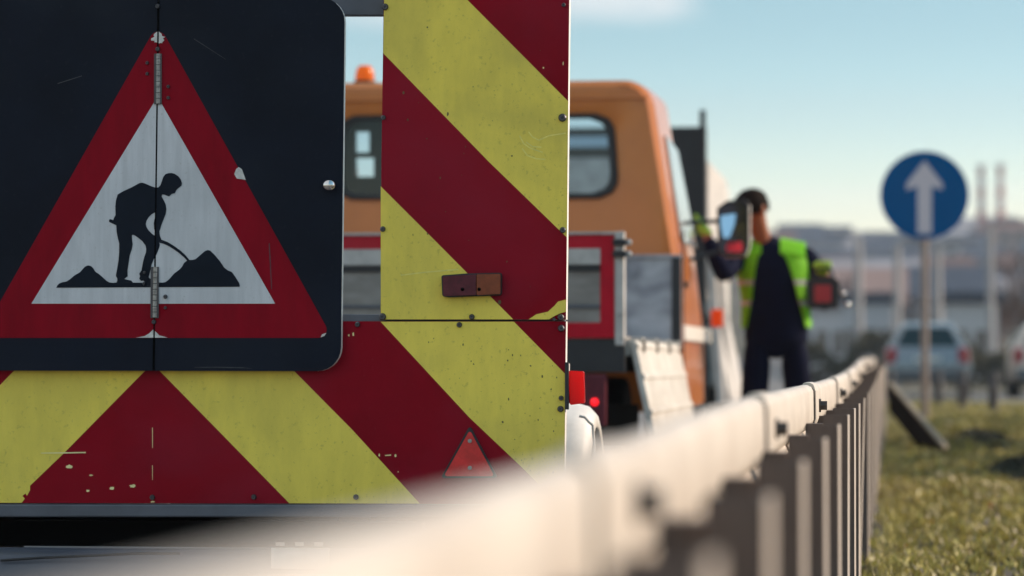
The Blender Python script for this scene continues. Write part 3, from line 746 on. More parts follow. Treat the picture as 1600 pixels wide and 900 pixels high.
# rear wall with a window opening
win = rounded([(onY(522, 312, YC).x, onY(960, 309, YC).z), (onY(966, 309, YC).x, onY(960, 309, YC).z), (onY(957, 178, YC).x, onY(957, 178, YC).z), (onY(530, 178, YC).x, onY(957, 178, YC).z)], [.10, .10, .10, .10], 8)
win = [(x, z) for x, z in win]
def resamp(poly, c, n):
    out = []
    for k in range(n):
        a = 2 * pi * k / n; d = (cos(a), sin(a)); best = None
        for i in range(len(poly)):
            p, q = poly[i], poly[(i + 1) % len(poly)]
            ex, ez = q[0] - p[0], q[1] - p[1]; den = d[0] * ez - d[1] * ex
            if abs(den) < 1e-12: continue
            t = ((p[0] - c[0]) * ez - (p[1] - c[1]) * ex) / den; u = ((p[0] - c[0]) * d[1] - (p[1] - c[1]) * d[0]) / den
            if t > 0 and -1e-6 <= u <= 1 + 1e-6 and (best is None or t < best): best = t
        out.append((c[0] + d[0] * best, c[1] + d[1] * best))
    return out
cw = (XC, sum(p[1] for p in win) / len(win))
out2 = [(p[0], p[2]) for p in rings[0]]
NN = 96
ro, ri = resamp(out2, cw, NN), resamp(win, cw, NN)
sc_in = [(cw[0] + (x - cw[0]) * 1.08, cw[1] + (z - cw[1]) * 1.25) for x, z in ri]
mb.loft([[(x, YC, z) for x, z in ro], [(x, YC - .004, z) for x, z in sc_in], [(x, YC + .012, z) for x, z in ri]], M['orange'], caps=False)
# front wall ring with windscreen opening left open above the bonnet
cabf = cring(YC + 2.15, hwb, hwb - .06, ZCB, 1.5, .1)
mb.sheet(cabf, M['orange'])
# bonnet
bon = [cring(YC + 2.14, hwb - .02, hwb - .10, ZCB, 1.48, .1), cring(YC + 2.9, hwb - .04, hwb - .16, ZCB, 1.38, .12), cring(YC + 3.35, hwb - .1, hwb - .26, ZCB, 1.15, .12)]
mb.loft(bon, M['orange'])
# a small pressed rib below the roof
cab = mb.build('cab', truck, smooth=True, sharp=40)
mb = MB(); xa = onY(1012, 150, YC).x
mb.box(2 * XC - xa, xa, YC - .016, YC + .01, ZCT - .10, ZCT - .085, M['orange']); mb.build('roof_seam', truck, bevel=.004)
def child(mb, name, root, par, **k):
    o = mb.build(name, None, **k); o.data.transform(Matrix.Translation(-Vector(root.location))); o.parent = par; return o
mb = MB()
inn = [(cw[0] + (x - cw[0]) * .955, cw[1] + (z - cw[1]) * .89) for x, z in ri]
outr = [(cw[0] + (x - cw[0]) * 1.01, cw[1] + (z - cw[1]) * 1.02) for x, z in ri]
mb.loft([[(x, YC + .004, z) for x, z in outr], [(x, YC - .010, z) for x, z in ri], [(x, YC - .008, z) for x, z in inn], [(x, YC + .014, z) for x, z in inn]], M['rubber'], caps=False)
rw = child(mb, 'rear_window', truck, truck, smooth=True)
rw.parent = cab
mb = MB(); mb.sheet([(x, YC + .012, z) for x, z in inn], M['cabglass']); o = child(mb, 'pane', truck, cab)
# interior: seats, dashboard, added screen whose holes shape the bright window patches
def LK(px, py): p = onY(px, py, YC + .5); return p.x, p.z
xl0, zz0 = LK(520, 330); xl1, zz1 = LK(620, 170); ha = LK(552, 204); hb2 = LK(577, 238); hc_ = LK(551, 245); hd_ = LK(584, 276)
mb = MB()
def lk(x0, x1, za, zb): mb.box(x0, x1, YC + .5, YC + .62, za, zb, M['seat'])
lk(xl0, ha[0], zz0, zz1); lk(hd_[0], xl1, zz0, zz1); lk(ha[0], hd_[0], zz0, hd_[1]); lk(ha[0], hd_[0], ha[1], zz1); lk(ha[0], hd_[0], hc_[1], hb2[1]); lk(hb2[0], hd_[0], hb2[1], ha[1])
child(mb, 'cab_divider', truck, cab)
for xx in (-.5, .45):
    mb = MB(); mb.box(XC + xx - .24, XC + xx + .24, YC + .75, YC + .9, 1.0, 1.5, M['seat']); child(mb, 'seat', truck, cab, bevel=.05)
mb = MB(); mb.box(XC - .85, XC + .85, YC + 1.5, YC + 1.9, 1.2, 1.5, M['rubber']); child(mb, 'dashboard', truck, cab, bevel=.04)
# side (door) window and door lines, on the sunlit side
for sx in (1, -1):
    def side(y, t, pr):   # t: 0 at window sill height .. 1 at roof ; follows the tumblehome
        zz = 1.44 + t * .62; k = (zz - (ZCB + (ZCT - ZCB) * .45)) / (ZCT - (ZCB + (ZCT - ZCB) * .45)); k = max(0, k)
        return (XC + sx * (hwb + .008 + (hwt - hwb) * k + pr), y, zz)
    mb = MB(); mb.hexa([side(YC + .30, 0, .002), side(YC + .30, 0, .012), side(YC + 1.55, 0, .012), side(YC + 1.55, 0, .002), side(YC + .34, .9, .002), side(YC + .34, .9, .012), side(YC + 1.2, .86, .012), side(YC + 1.2, .86, .002)], M['skyglass'])
    child(mb, 'side_window', truck, cab, bevel=.003)
    mb = MB()
    mb.box(XC + sx * (hwb + .004) - .004, XC + sx * (hwb + .004) + .006, YC + .26, YC + .275, .7, 1.5, M['rubber'])
    for z in (1.2,): mb.box(XC + sx * (hwb + .008) - .008, XC + sx * (hwb + .008) + .012, YC + .35, YC + .5, z, z + .03, M['rubber'])
    child(mb, 'door_handle', truck, cab)
    mb = MB(); mb.box(XC + sx * (hwb + .004) - .01, XC + sx * (hwb + .004) + .02, YC + .1, YC + 2.6, .92, 1.0, M['white']); child(mb, 'side_trim', truck, cab, bevel=.004)  # white strip added to paint the glare on the sunlit cab side
mb = MB(); p = onX(1117, 497, XC + hwb + .01); mb.box(p.x - .02, p.x + .05, p.y - .04, p.y + .04, p.z - .055, p.z + .055, M['indic']); mb.build('side_indicator', truck, bevel=.01)
# exterior mirror
ym = yofD(18.35, -1)
q = rounded([(1120, 325), (1135, 314), (1163, 310), (1171, 320), (1171, 385), (1165, 400), (1135, 402), (1122, 396)], 4, 3)
def MP(px, py, y): p = onY(px, py, y); return (p.x, p.z)
mb = MB(); mb.prism([MP(a, b, ym) for a, b in q], ym, ym + .13, M['rubber'], M['boardpale']); mr = mb.build('door_mirror', truck, bevel=.01)
q2 = [(1146 + (a - 1146) * .86, 356 + (b - 356) * .88) for a, b in q]
mb = MB(); mb.sheet([(MP(a, b, ym - .004)[0], ym - .034 + (a - 1146) * .0002 + (b - 356) * .0006, MP(a, b, ym - .004)[1]) for a, b in q2], M['mirror']); child(mb, 'mirror_glass', truck, mr)
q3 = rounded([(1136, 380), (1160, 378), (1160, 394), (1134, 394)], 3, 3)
mb = MB(); mb.sheet([(MP(a, b, ym - .04)[0], ym - .04, MP(a, b, ym - .007)[1]) for a, b in q3], M['mredd']); child(mb, 'red_marker', truck, mr)  # red sheet painted in place of a reflection in the mirror
q4 = rounded([(1126, 331), (1150, 331), (1148, 350), (1140, 372), (1130, 372), (1126, 350)], 4, 3)
M['mirror2'] = mat('blind spot mirror', (0.8, 0.85, 0.9), 0.05, 1.0)
mb = MB(); mb.sheet([(MP(a, b, ym - .05)[0], ym - .058 - (b - 350) * .0007, MP(a, b, ym - .05)[1]) for a, b in q4], M['mirror2']); child(mb, 'blind_spot_mirror', truck, mr)  # added mirror, tilted up to give the glass a bright sky patch
mb = MB(); z_ = MP(1120, 345, ym)[1]; z2 = MP(1120, 392, ym)[1]
mb.path([(XC + hwt, ym - .1, z_ - .02), (onY(1125, 345, ym).x, ym + .03, z_)], .012, M['dark']); mb.path([(XC + hwb, ym - .1, z2 - .05), (onY(1125, 345, ym).x, ym + .03, z2)], .012, M['dark'])
child(mb, 'mirror_arm', truck, mr)
# beacon
p = onY(570, 134, YC + .35); mb = MB()
zbz = ZCT + .015
mb.tube((p.x, YC + .35, zbz - .01), (p.x, YC + .35, zbz + .02), .06, M['dark'], n=20)
bc = mb.build('beacon', truck)
R_ = []
for k in range(9):
    t = k / 8; R_.append([(p.x + .053 * cos(2 * pi * i / 20) * cos(t * pi / 2 * .97) ** .5, YC + .35 + .053 * sin(2 * pi * i / 20) * cos(t * pi / 2 * .97) ** .5, zbz + .02 + .085 * sin(t * pi / 2)) for i in range(20)])
mb = MB(); mb.loft(R_, M['beacon']); child(mb, 'beacon_dome', truck, bc, smooth=True)

# ------------------------------------------------------------------ second truck, further ahead
t2 = thing('tipper_truck', 'dark bodied tipper truck with pale side, standing ahead of the orange truck', 'truck', (-2.5, 27, 0))
Y2 = 25.2
a = onY(1104, 300, Y2); xr2 = a.x; zt2 = onY(1080, 198, Y2).z
mb = MB(); mb.box(xr2 - 2.2, xr2, Y2, Y2 + .06, 1.25, zt2, M['dark']); mb.build('rear_board', t2, bevel=.01)
mb = MB(); mb.box(xr2 - 2.1, xr2 - .42, Y2 - .04, Y2 - .004, 1.3, 2.34, M['boardpale']); mb.build('pale_panel', t2)  # added pale panel imitating a reflection in the cab rear window
mb = MB(); mb.box(xr2 - 2.1, xr2 - .42, Y2 - .04, Y2 - .004, 2.42, 2.50, M['silver2']); mb.build('light_rail', t2)  # added strip imitating the bright band reflected in that window
mb = MB(); pt = onY(1100, 172, Y2).z; mb.box(xr2 - .05, xr2 - .005, Y2 - .03, Y2 - .002, 1.2, pt, M['dark']); mb.build('corner_stake', t2)
mb = MB(); zs = onX(1122, 245, xr2 + .02).z
mb.box(xr2 - 2.2, xr2 - 2.15, Y2 + .06, 28.6, 1.2, zs, M['white']); mb.box(xr2 - .03, xr2 + .01, Y2 + .065, 28.0, 1.28, zs - .1, M['boardpale'])
mb.box(xr2 - 2.2, xr2, Y2 + .06, 28.6, 1.12, 1.2, M['dark']); mb.build('body_side', t2, bevel=.01)
mb = MB()
mb.hexa([(xr2 + .16, Y2 + .3, .42), (xr2 + .19, Y2 + .3, .42), (xr2 + .19, 27.9, .42), (xr2 + .16, 27.9, .42), (xr2 + .0, Y2 + .3, 1.18), (xr2 + .03, Y2 + .3, 1.18), (xr2 + .03, 27.9, 1.18), (xr2 + .0, 27.9, 1.18)], M['boardpale'])
mb.build('open_side_board', t2, bevel=.01)
for k, yy in enumerate((25.0, 26.2)):
    mb = MB(); mb.tube((xr2 + .03, yy, 1.75), (xr2 + .12, yy, .5), .035, M['boardpale']); mb.build('prop', t2)
mb = MB(); mb.box(xr2 - 1.6, xr2 - .5, Y2 + .2, 30, .5, 1.1, M['void']); mb.build('chassis', t2)
mb = MB(); mb.box(xr2 - 2.1, xr2 - .1, 28.8, 30.6, .6, 2.4, M['white']); mb.build('cab', t2, bevel=.03)
for y in (26.3, 29.8):
    for sx in (-1, 1): wheel(t2, xr2 - 1.1 + sx * .9, y, .45, .26, sx)
p = atD(1139, 433, 24.9); mb = MB(); mb.tube((xr2 + .1, 24.95, p.z), (p.x, 24.95, p.z), .012, M['dark']); mb.tube((p.x, 24.9, p.z), (p.x, 24.94, p.z), .035, M['chrome']); mb.build('latch_knob', t2)

# ------------------------------------------------------------------ the worker
def skinmesh(name, verts, edges, radii, m, parent, root=0, sub=2):
    me = bpy.data.meshes.new(name); base = Vector(parent.location)
    me.from_pydata([tuple(Vector(v) - base) for v in verts], edges, []); me.update()
    o = bpy.data.objects.new(name, me); COL.objects.link(o)
    md = o.modifiers.new('s', 'SKIN'); md.use_smooth_shade = True
    sv = me.skin_vertices[0].data
    for i, r in enumerate(radii): sv[i].radius = (r, r) if not isinstance(r, tuple) else r; sv[i].use_root = (i == root)
    s2 = o.modifiers.new('u', 'SUBSURF'); s2.levels = sub; s2.render_levels = sub
    dg = bpy.context.evaluated_depsgraph_get(); ev = o.evaluated_get(dg)
    nm = bpy.data.meshes.new_from_object(ev); bpy.data.objects.remove(o)
    nm.materials.clear(); nm.materials.append(m); nm.name = name
    nm.polygons.foreach_set('use_smooth', [True] * len(nm.polygons))
    o = bpy.data.objects.new(name, nm); COL.objects.link(o); o.parent = parent
    return o
DW = 19.7; pc = atD(1212, 568, DW); WX, WY = pc.x, pc.y
gz = rise(WY) + .004
man = thing('person', 'worker in navy clothes and open lime hi-vis vest, head down beside the trucks', 'person', (WX, WY, gz))
def W(px, py, dy=0):      # a point of the figure, dy towards the camera is negative
    p = atD(px, py, DW); return Vector((p.x, p.y + dy, p.z))
hip = W(1212, 535); 
J = dict(pel=W(1212, 530), chest=W(1210, 430), neck=W(1196, 385), head=W(1176, 334, -.05),
         sl=W(1152, 402), el=W(1134, 432, -.22), hl=W(1104, 364, -.12),
         sr=W(1262, 400), er=W(1292, 478, -.02), hr=W(1288, 424, -.27),
         hpl=W(1184, 540), kl=W(1176, 665, -.05), al=W(1172, 775, .02), tl=W(1168, 788, -.14),
         hpr=W(1240, 540), kr=W(1252, 665, .02), ar=W(1260, 775, .06), tr=W(1264, 788, -.10))
for k in ('al', 'ar'): J[k].z = gz + .09
for k in ('tl', 'tr'): J[k].z = gz + .035
order = ['pel', 'chest', 'neck', 'sl', 'el', 'hl', 'sr', 'er', 'hr', 'hpl', 'kl', 'al', 'hpr', 'kr', 'ar']
E = [('pel', 'chest'), ('chest', 'neck'), ('chest', 'sl'), ('sl', 'el'), ('el', 'hl'), ('chest', 'sr'), ('sr', 'er'), ('er', 'hr'), ('pel', 'hpl'), ('hpl', 'kl'), ('kl', 'al'), ('pel', 'hpr'), ('hpr', 'kr'), ('kr', 'ar')]
rad = dict(pel=.07, chest=.07, neck=.052, sl=.06, el=.045, hl=.03, sr=.06, er=.045, hr=.03, hpl=.06, kl=.05, al=.04, hpr=.06, kr=.05, ar=.04)
# body: torso skeleton plus head in the same skin
vs = [J[k] for k in order]; rs = [rad[k] for k in order]
ed = [(order.index(a), order.index(b)) for a, b in E]
hd = J['head']; nk = J['neck']
extra = [(nk + (hd - nk) * .45, .056), (hd + Vector((0, -.01, .0)), (.082)), (hd + Vector((.005, .01, .085)), .072)]
i0 = order.index('neck')
for v, r in extra:
    vs.append(v); rs.append(r); ed.append((i0, len(vs) - 1)); i0 = len(vs) - 1
body = skinmesh('body', vs, ed, rs, M['skin'], man)
def pman(mb, name, smooth=True, **k): return mb.build(name, man, smooth=smooth, **k)
# face: nose, eyes, ears, looking down and to the left
fd = Vector((-.66, -.62, -.55)).normalized(); sd = fd.cross(Vector((0, 0, 1))).normalized(); ud = sd.cross(fd).normalized()
mb = MB(); c = hd + fd * .088 - ud * .005; mb.hexa([c - sd * .014 - ud * .02, c + sd * .014 - ud * .02, c + sd * .006 + ud * .03, c - sd * .006 + ud * .03, c - sd * .008 - ud * .02 + fd * .024, c + sd * .008 - ud * .02 + fd * .024, c + sd * .003 + ud * .02 + fd * .008, c - sd * .003 + ud * .02 + fd * .008], M['skin']); pman(mb, 'nose', bevel=.004)
for s_ in (-1, 1):
    mb = MB(); mb.ellipsoid(tuple(hd + fd * .078 + sd * .032 * s_ + ud * .026), (.011, .011, .008), M['eye'], 10, 6); pman(mb, 'eye')
    mb = MB(); c = hd + sd * .092 * s_ + ud * .012 - fd * .01; mb.ellipsoid(tuple(c), (.014, .02, .034), M['skin'], 10, 8); pman(mb, 'ear')
mb = MB(); c = hd + fd * .083 - ud * .045; mb.ellipsoid(tuple(c), (.026, .02, .006), M['lens_dirty'], 10, 6); pman(mb, 'mouth')
# hair: cap over the top and back of the skull
mb = MB(); hc = hd + Vector((.0, .018, .058)) - fd * .012
R_ = []
rnd = random.Random(3)
ax = (ud - fd * .35).normalized(); e1 = sd; e2 = ax.cross(e1).normalized(); hc = hd + ud * .038 - fd * .018
for k in range(1, 10):
    th = pi * .62 * k / 9
    R_.append([tuple(hc + (e1 * (.098 * sin(th) * cos(a)) + e2 * (.110 * sin(th) * sin(a)) + ax * (.104 * cos(th))) * (1 + rnd.uniform(-.03, .05))) for a in [2 * pi * i / 20 for i in range(20)]])
mb.loft(R_, M['hair']); pman(mb, 'hair')
# jumper: elliptical torso rings plus sleeves
def tring(z, cxp, rx, ry, n=28, a0=0, a1=2 * pi, cl=True):
    m_ = n if cl else n + 1
    return [(cxp + rx * cos(a0 + (a1 - a0) * i / n), WY + ry * sin(a0 + (a1 - a0) * i / n), z) for i in range(m_)]
zb_ = W(0, 540).z
prof_t = [(534, 1213, .185, .125), (505, 1213, .185, .128), (470, 1212, .178, .125), (440, 1210, .19, .13), (415, 1208, .205, .13), (398, 1206, .20, .115), (387, 1203, .15, .095), (378, 1199, .08, .075), (370, 1196, .066, .066)]
def tr_at(py):
    for (a, b) in zip(prof_t, prof_t[1:]):
        if b[0] <= py <= a[0]:
            t = (a[0] - py) / (a[0] - b[0]); return [a[i] + (b[i] - a[i]) * t for i in (1, 2, 3)]
    return prof_t[0][1:] if py > prof_t[0][0] else prof_t[-1][1:]
mb = MB(); mb.loft([tring(W(cxp, py).z, W(cxp, py).x, rx, ry) for py, cxp, rx, ry in prof_t], M['navy']); jm = pman(mb, 'jumper')
for s_ in ('l', 'r'):
    a, b, c = J['s' + s_], J['e' + s_], J['h' + s_]
    b2 = b + (c - b) * .0; c2 = b + (c - b) * .86
    inn_ = a + (W(1208, 408) - a) * .35
    sl = skinmesh('sleeve', [inn_, a, a + (b - a) * .5, b, b + (c2 - b) * .5, c2], [(0, 1), (1, 2), (2, 3), (3, 4), (4, 5)], [.075, .078, .066, .06, .054, .044], M['navy'], man, 0)
# trousers
trv = [W(1212, 528), J['hpl'], (J['hpl'] + J['kl']) / 2, J['kl'], (J['kl'] + J['al']) / 2, J['al'], J['hpr'], (J['hpr'] + J['kr']) / 2, J['kr'], (J['kr'] + J['ar']) / 2, J['ar']]
skinmesh('trousers', trv, [(0, 1), (1, 2), (2, 3), (3, 4), (4, 5), (0, 6), (6, 7), (7, 8), (8, 9), (9, 10)], [.10, .095, .088, .078, .072, .068, .095, .088, .078, .072, .068], M['navy'], man)
for s_ in ('l', 'r'):
    a, t = J['a' + s_], J['t' + s_]
    skinmesh('boot', [a + Vector((0, .03, .02)), a + Vector((0, .03, -.04)), a + (t - a) * .55 + Vector((0, 0, -.005)), t], [(0, 1), (1, 2), (2, 3)], [.06, .05, .045, .035], M['leather'], man)
# hi-vis vest, open at the front
pys = [512, 490, 478, 470, 455, 446, 438, 425, 412, 400, 392]
def vring(py):
    cxp, rx, ry = tr_at(py)
    op = radians(60 - 42 * (512 - py) / 120)
    return tring(W(cxp, py).z, W(cxp, py).x, rx + .022, ry + .02, 30, -pi / 2 + op, 1.5 * pi - op, False), tring(W(cxp, py).z, W(cxp, py).x, rx + .012, ry + .01, 30, -pi / 2 + op, 1.5 * pi - op, False)
mb = MB()
for a, b in zip(pys, pys[1:]):
    m_ = M['reflband'] if a in (478, 446) else M['hivis']
    (oa, ia), (ob, ib) = vring(a), vring(b)
    mb.loft([oa + ia[::-1], ob + ib[::-1]], m_, caps=False)
# shoulder straps up to the neck
for s_ in (-1, 1):
    cxp, rx, ry = tr_at(394); c0 = W(cxp, 394)
    top = W(1202 + s_ * 26, 379); 
    for yy0, yy1 in ((-1, 1),):
        pf = [(c0.x + s_ * (rx - .0), WY - ry * .75, c0.z), (c0.x + s_ * .10, WY - ry * .95, c0.z)]
        P_ = []
        for t, up_ in ((0, 0), (.25, .045), (.5, .058), (.75, .045), (1, 0)):
            y_ = WY + (-1 + 2 * t) * (ry + .012); z_ = c0.z - .02 + up_ * 1.45
            P_.append([(c0.x + s_ * .055, y_, z_ + .022), (c0.x + s_ * .20, y_, z_ - .008), (c0.x + s_ * .20, y_, z_ - .022), (c0.x + s_ * .055, y_, z_ + .006)])
        mb.loft(P_, M['hivis'])
pman(mb, 'vest')
# gloves: palm and five bent fingers
def hand(hp, dirv, side, name='glove'):
    d = Vector(dirv).normalized(); s_ = Vector(side).normalized(); n_ = d.cross(s_).normalized()
    vs = [hp - d * .05, hp, hp + d * .04]; ed = [(0, 1), (1, 2)]; rs = [.032, (.034), (.032)]
    for k, ln in enumerate((.062, .07, .066, .052)):
        o = hp + d * .05 + s_ * (-.033 + .022 * k)
        b0 = len(vs); vs += [o, o + d * ln * .45 + n_ * .012, o + d * ln * .6 + n_ * .042]; rs += [.012, .011, .010]
        ed += [(2, b0), (b0, b0 + 1), (b0 + 1, b0 + 2)]
    b0 = len(vs); o = hp - s_ * .03; vs += [o + d * .01 - s_ * .014 + n_ * .01, o + d * .045 - s_ * .02 + n_ * .032]; rs += [.014, .012]; ed += [(1, b0), (b0, b0 + 1)]
    return skinmesh(name, vs, ed, rs, M['glove'], man, 1)
hand(J['hl'], (-.55, .2, .5), (.2, -.5, -.5)); hand(J['hr'], (.05, -.75, .1), (1, .1, 0))
# hand lamp hanging from the gloved hand
lp = W(1288, 461, -.34)
lampt = thing('hand_lamp', 'dark hand lamp with a square red lens, hanging from the gloved hand of the worker', 'lamp', (lp.x, lp.y, lp.z - .1))
mb = MB(); q = rounded([(-.085, -.085), (.085, -.085), (.095, .07), (.05, .10), (-.05, .10), (-.095, .07)], .02, 4)
mb.prism([(lp.x + a, lp.z + b) for a, b in q], lp.y - .05, lp.y + .06, M['rubber']); mb.build('housing', lampt, bevel=.01)
mb = MB(); q = rounded([(-.048, -.05), (.048, -.05), (.048, .05), (-.048, .05)], .012, 4)
mb.prism([(lp.x + a, lp.z + b) for a, b in q], lp.y - .062, lp.y - .049, M['lampred']); mb.build('lens', lampt, bevel=.004)
mb = MB(); mb.path([(lp.x - .06, lp.y, lp.z + .09), (lp.x - .045, lp.y, lp.z + .145), (lp.x + .045, lp.y, lp.z + .145), (lp.x + .06, lp.y, lp.z + .09)], .009, M['rubber']); mb.build('handle', lampt)
mb = MB()
for a, b in ((.12, .0), (.14, -.06)): mb.ellipsoid((lp.x + a, lp.y - .02, lp.z + b), (.016, .016, .016), M['chrome'])
mb.path([(lp.x + .08, lp.y, lp.z + .02), (lp.x + .14, lp.y - .02, lp.z - .06)], .006, M['rubber']); mb.build('clip', lampt, smooth=True)

# ------------------------------------------------------------------ blue sign
DS = 34.0; ps = atD(1444.5, 305, DS); zg_ = verge(ps.x, ps.y)
sg = thing('arrow_sign', 'round blue road sign with a white arrow pointing up, on a pole', 'road sign', (ps.x, ps.y, zg_))
mb = MB(); mb.tube((ps.x, ps.y + .04, zg_ - .3), (ps.x, ps.y + .04, ps.z + .35), .038, M['pole'], n=16); mb.build('pole', sg, smooth=True)
rS = 69 / F * DS
mb = MB(); P = [(ps.x + rS * cos(2 * pi * i / 64), ps.z + rS * sin(2 * pi * i / 64)) for i in range(64)]; mb.prism(P, ps.y - .005, ps.y, M['signblue'], M['pole'])
k = DS / F
ar = [(0, 55), (29, 17), (29, 7), (10.5, 12), (10.5, -60), (-10.5, -60), (-10.5, 12), (-29, 7), (-29, 17)]
ar = [(0, 54), (28, 18), (28, 8), (11, 14), (11, -60), (-11, -60), (-11, 14), (-28, 8), (-28, 18)]
mb.sheet([(ps.x + a * k, ps.y - .0075, ps.z + b * k) for a, b in ar], M['arrow'])
mb.build('sign_plate', sg)
mb = MB()
for dz in (-.2, .2): mb.box(ps.x - .06, ps.x + .06, ps.y + .001, ps.y + .03, ps.z + dz - .02, ps.z + dz + .02, M['pole'])
mb.build('clamp', sg)

# ------------------------------------------------------------------ leaning beam by the rail, bollards
M['wood'] = mat('weathered timber', (0.20, 0.17, 0.12), 0.8, var=0.3, scale=8)
a_ = atD(1392, 597, 33); b_ = atD(1470, 712, 24.5)
M['darkwood'] = mat('tarred timber', (0.008, 0.005, 0.004), 0.95, spec=.02, var=0.3)
bt = thing('sloping_beam', 'dark timber beam sloping down from the guard rail into the grass', 'beam', (b_.x, b_.y, verge(b_.x, b_.y)))
mb = MB(); a_ = atD(1388, 602, 29); b_ = atD(1474, 703, 24.5)
dv = Vector((.04, .12, 0)); hh = Vector((0, 0, .22))
mb.hexa([a_ - hh, b_ - hh, b_ - hh + dv, a_ - hh + dv, a_ + hh * .0, b_, b_ + dv, a_ + dv], M['darkwood']); mb.build('beam', bt, bevel=.01)  # near-black colour paints the shaded face of the beam
mb = MB(); hh2 = Vector((0, 0, .004)); hh3 = Vector((0, 0, .03)); mb.hexa([a_ + hh2, b_ + hh2, b_ + hh2 + dv, a_ + hh2 + dv, a_ + hh3, b_ + hh3, b_ + hh3 + dv, a_ + hh3 + dv], M['wood']); mb.build('cap_board', bt, bevel=.006)  # paler board paints the sunlit top of the beam
bols = []
M['bollard'] = mat('dark bollard', (0.025, 0.022, 0.025), 0.6, var=.3)
labs = {1466: 'dark bollard nearest the blue sign pole', 1504: 'middle dark bollard, right of the blue sign', 1552: 'dark bollard at the right, standing in front of the pale pavement', 1392: 'short dark bollard just behind the end of the guard rail'}
b0 = None
for px, top, base in ((1552, 584, 648), (1504, 581, 634), (1466, 580, 625), (1392, 576, 622)):
    D = {1552: 38, 1504: 42, 1466: 46, 1392: 52}[px]
    p = atD(px, top, D); zb = verge(p.x, p.y)
    if b0 is None:
        b0 = thing('bollard', labs[px], 'bollard', (p.x, p.y, zb), 'dark bollards beside the far road')
        h_ = p.z - zb
        mb = MB(); mb.tube((p.x, p.y, zb - .1), (p.x, p.y, p.z - .03), .055, M['bollard'], n=16); mb.tube((p.x, p.y, p.z - .03), (p.x, p.y, p.z), .06, M['bollard'], r1=.04, n=16); mb.build('shaft', b0, smooth=True)
        mb = MB(); mb.tube((p.x, p.y, p.z - .13), (p.x, p.y, p.z - .09), .058, M['greysteel'], n=16); mb.build('band', b0, smooth=True)
    else:
        c = b0.copy(); COL.objects.link(c); c.location = (p.x, p.y, p.z - h_); c['label'] = labs[px]
        for ch in b0.children: copyo(ch, c)

# ------------------------------------------------------------------ distant car(s)
def car(px, D, paint, gcol, label, name='parked_car', yaw=0, wd=1.68, h=1.5):
    p = atD(px, 568, D); zb = verge(p.x, p.y) + .006
    c = thing(name, label, 'car', (p.x, p.y, zb)); X, Y = p.x, p.y
    st = [(-.02, .40, .72, .78, .62, .74), (.03, .34, .95, .80, .66, .8), (.12, .32, 1.02, .84, .72, .86), (.32, .3, 1.42, .84, .52, .86), (.6, .3, h - .02, .84, .50, .86), (1.4, .3, h, .84, .50, .86), (2.2, .3, h - .06, .84, .50, .86), (2.75, .3, 1.05, .84, .68, .86), (3.5, .3, .92, .82, .66, .84), (3.9, .35, .75, .74, .6, .76)]
    R_ = []
    for (dy, z0, z1, hb, ht, hm) in st:
        zs = min(.95, z0 + (z1 - z0) * .8); k = wd / 1.72
        P = [(-hb, z0), (hb, z0), (hm, (z0 + zs) / 2), (hb, zs), (ht if z1 > 1.1 else hb - .06, z1), (-ht if z1 > 1.1 else -hb + .06, z1), (-hb, zs), (-hm, (z0 + zs) / 2)]
        P = rounded(P, [.05, .05, .1, .05, .12 if z1 > 1.1 else .05, .12 if z1 > 1.1 else .05, .05, .1], 4)
        R_.append([(X + x * k, Y + dy, zb + z) for x, z in P])
    mb = MB(); mb.loft(R_, paint); mb.build('body', c, smooth=True, sharp=50)
    mb = MB(); q = rounded([(-.62, 1.0), (.62, 1.0), (.44, 1.38), (-.44, 1.38)], .05, 4)
    mb.sheet([(X + a, Y + .10 + (b - 1.0) * .5, zb + b) for a, b in q], M['cargl']); mb.build('rear_window', c)
    for s_ in (-1, 1):
        mb = MB(); mb.box(X + s_ * .70 - .10, X + s_ * .70 + .10, Y - .03, Y + .2, zb + .68, zb + .98, M['lampred']); mb.build('tail_lamp', c, bevel=.03)
        for dy in (.65, 3.2):
            mb = MB(); mb.tube((X + s_ * .74 - .1, Y + dy, zb + .3), (X + s_ * .74 + .1, Y + dy, zb + .3), .3, M['tyre'], n=24); mb.build('wheel', c)
    mb = MB(); mb.box(X - .76, X + .76, Y - .08, Y + .05, zb + .36, zb + .58, gcol); mb.build('bumper', c, bevel=.03)
    mb = MB(); mb.box(X - .26, X + .26, Y - .02, Y - .012, zb + .70, zb + .81, M['paint']); mb.build('number_plate', c)
    for s_ in (-1, 1):
        mb = MB(); mb.hexa([(X + s_ * .855, Y + .5, zb + 1.0), (X + s_ * .865, Y + .5, zb + 1.0), (X + s_ * .865, Y + 2.6, zb + 1.0), (X + s_ * .855, Y + 2.6, zb + 1.0), (X + s_ * .595, Y + .8, zb + 1.36), (X + s_ * .605, Y + .8, zb + 1.36), (X + s_ * .605, Y + 2.1, zb + 1.36), (X + s_ * .595, Y + 2.1, zb + 1.36)], M['cargl']); mb.build('side_window', c)
    return c
M['cargl'] = mat('car glass', (0.01, 0.03, 0.035), 0.15, spec=.25)
M['silver'] = mat('silver blue paint', (0.25, 0.27, 0.285), 0.18, 0.4)
M['greybump'] = mat('grey bumper', (0.1, 0.11, 0.12), 0.5)
M['carwhite'] = mat('white paint', (0.60, 0.50, 0.42), 0.3)
car(1449, 66, M['silver'], M['greybump'], 'silver blue hatchback with red tail lamps, seen from behind past the blue sign')
car(1648, 66, M['carwhite'], M['greybump'], 'cream car cut off by the right edge of the picture')

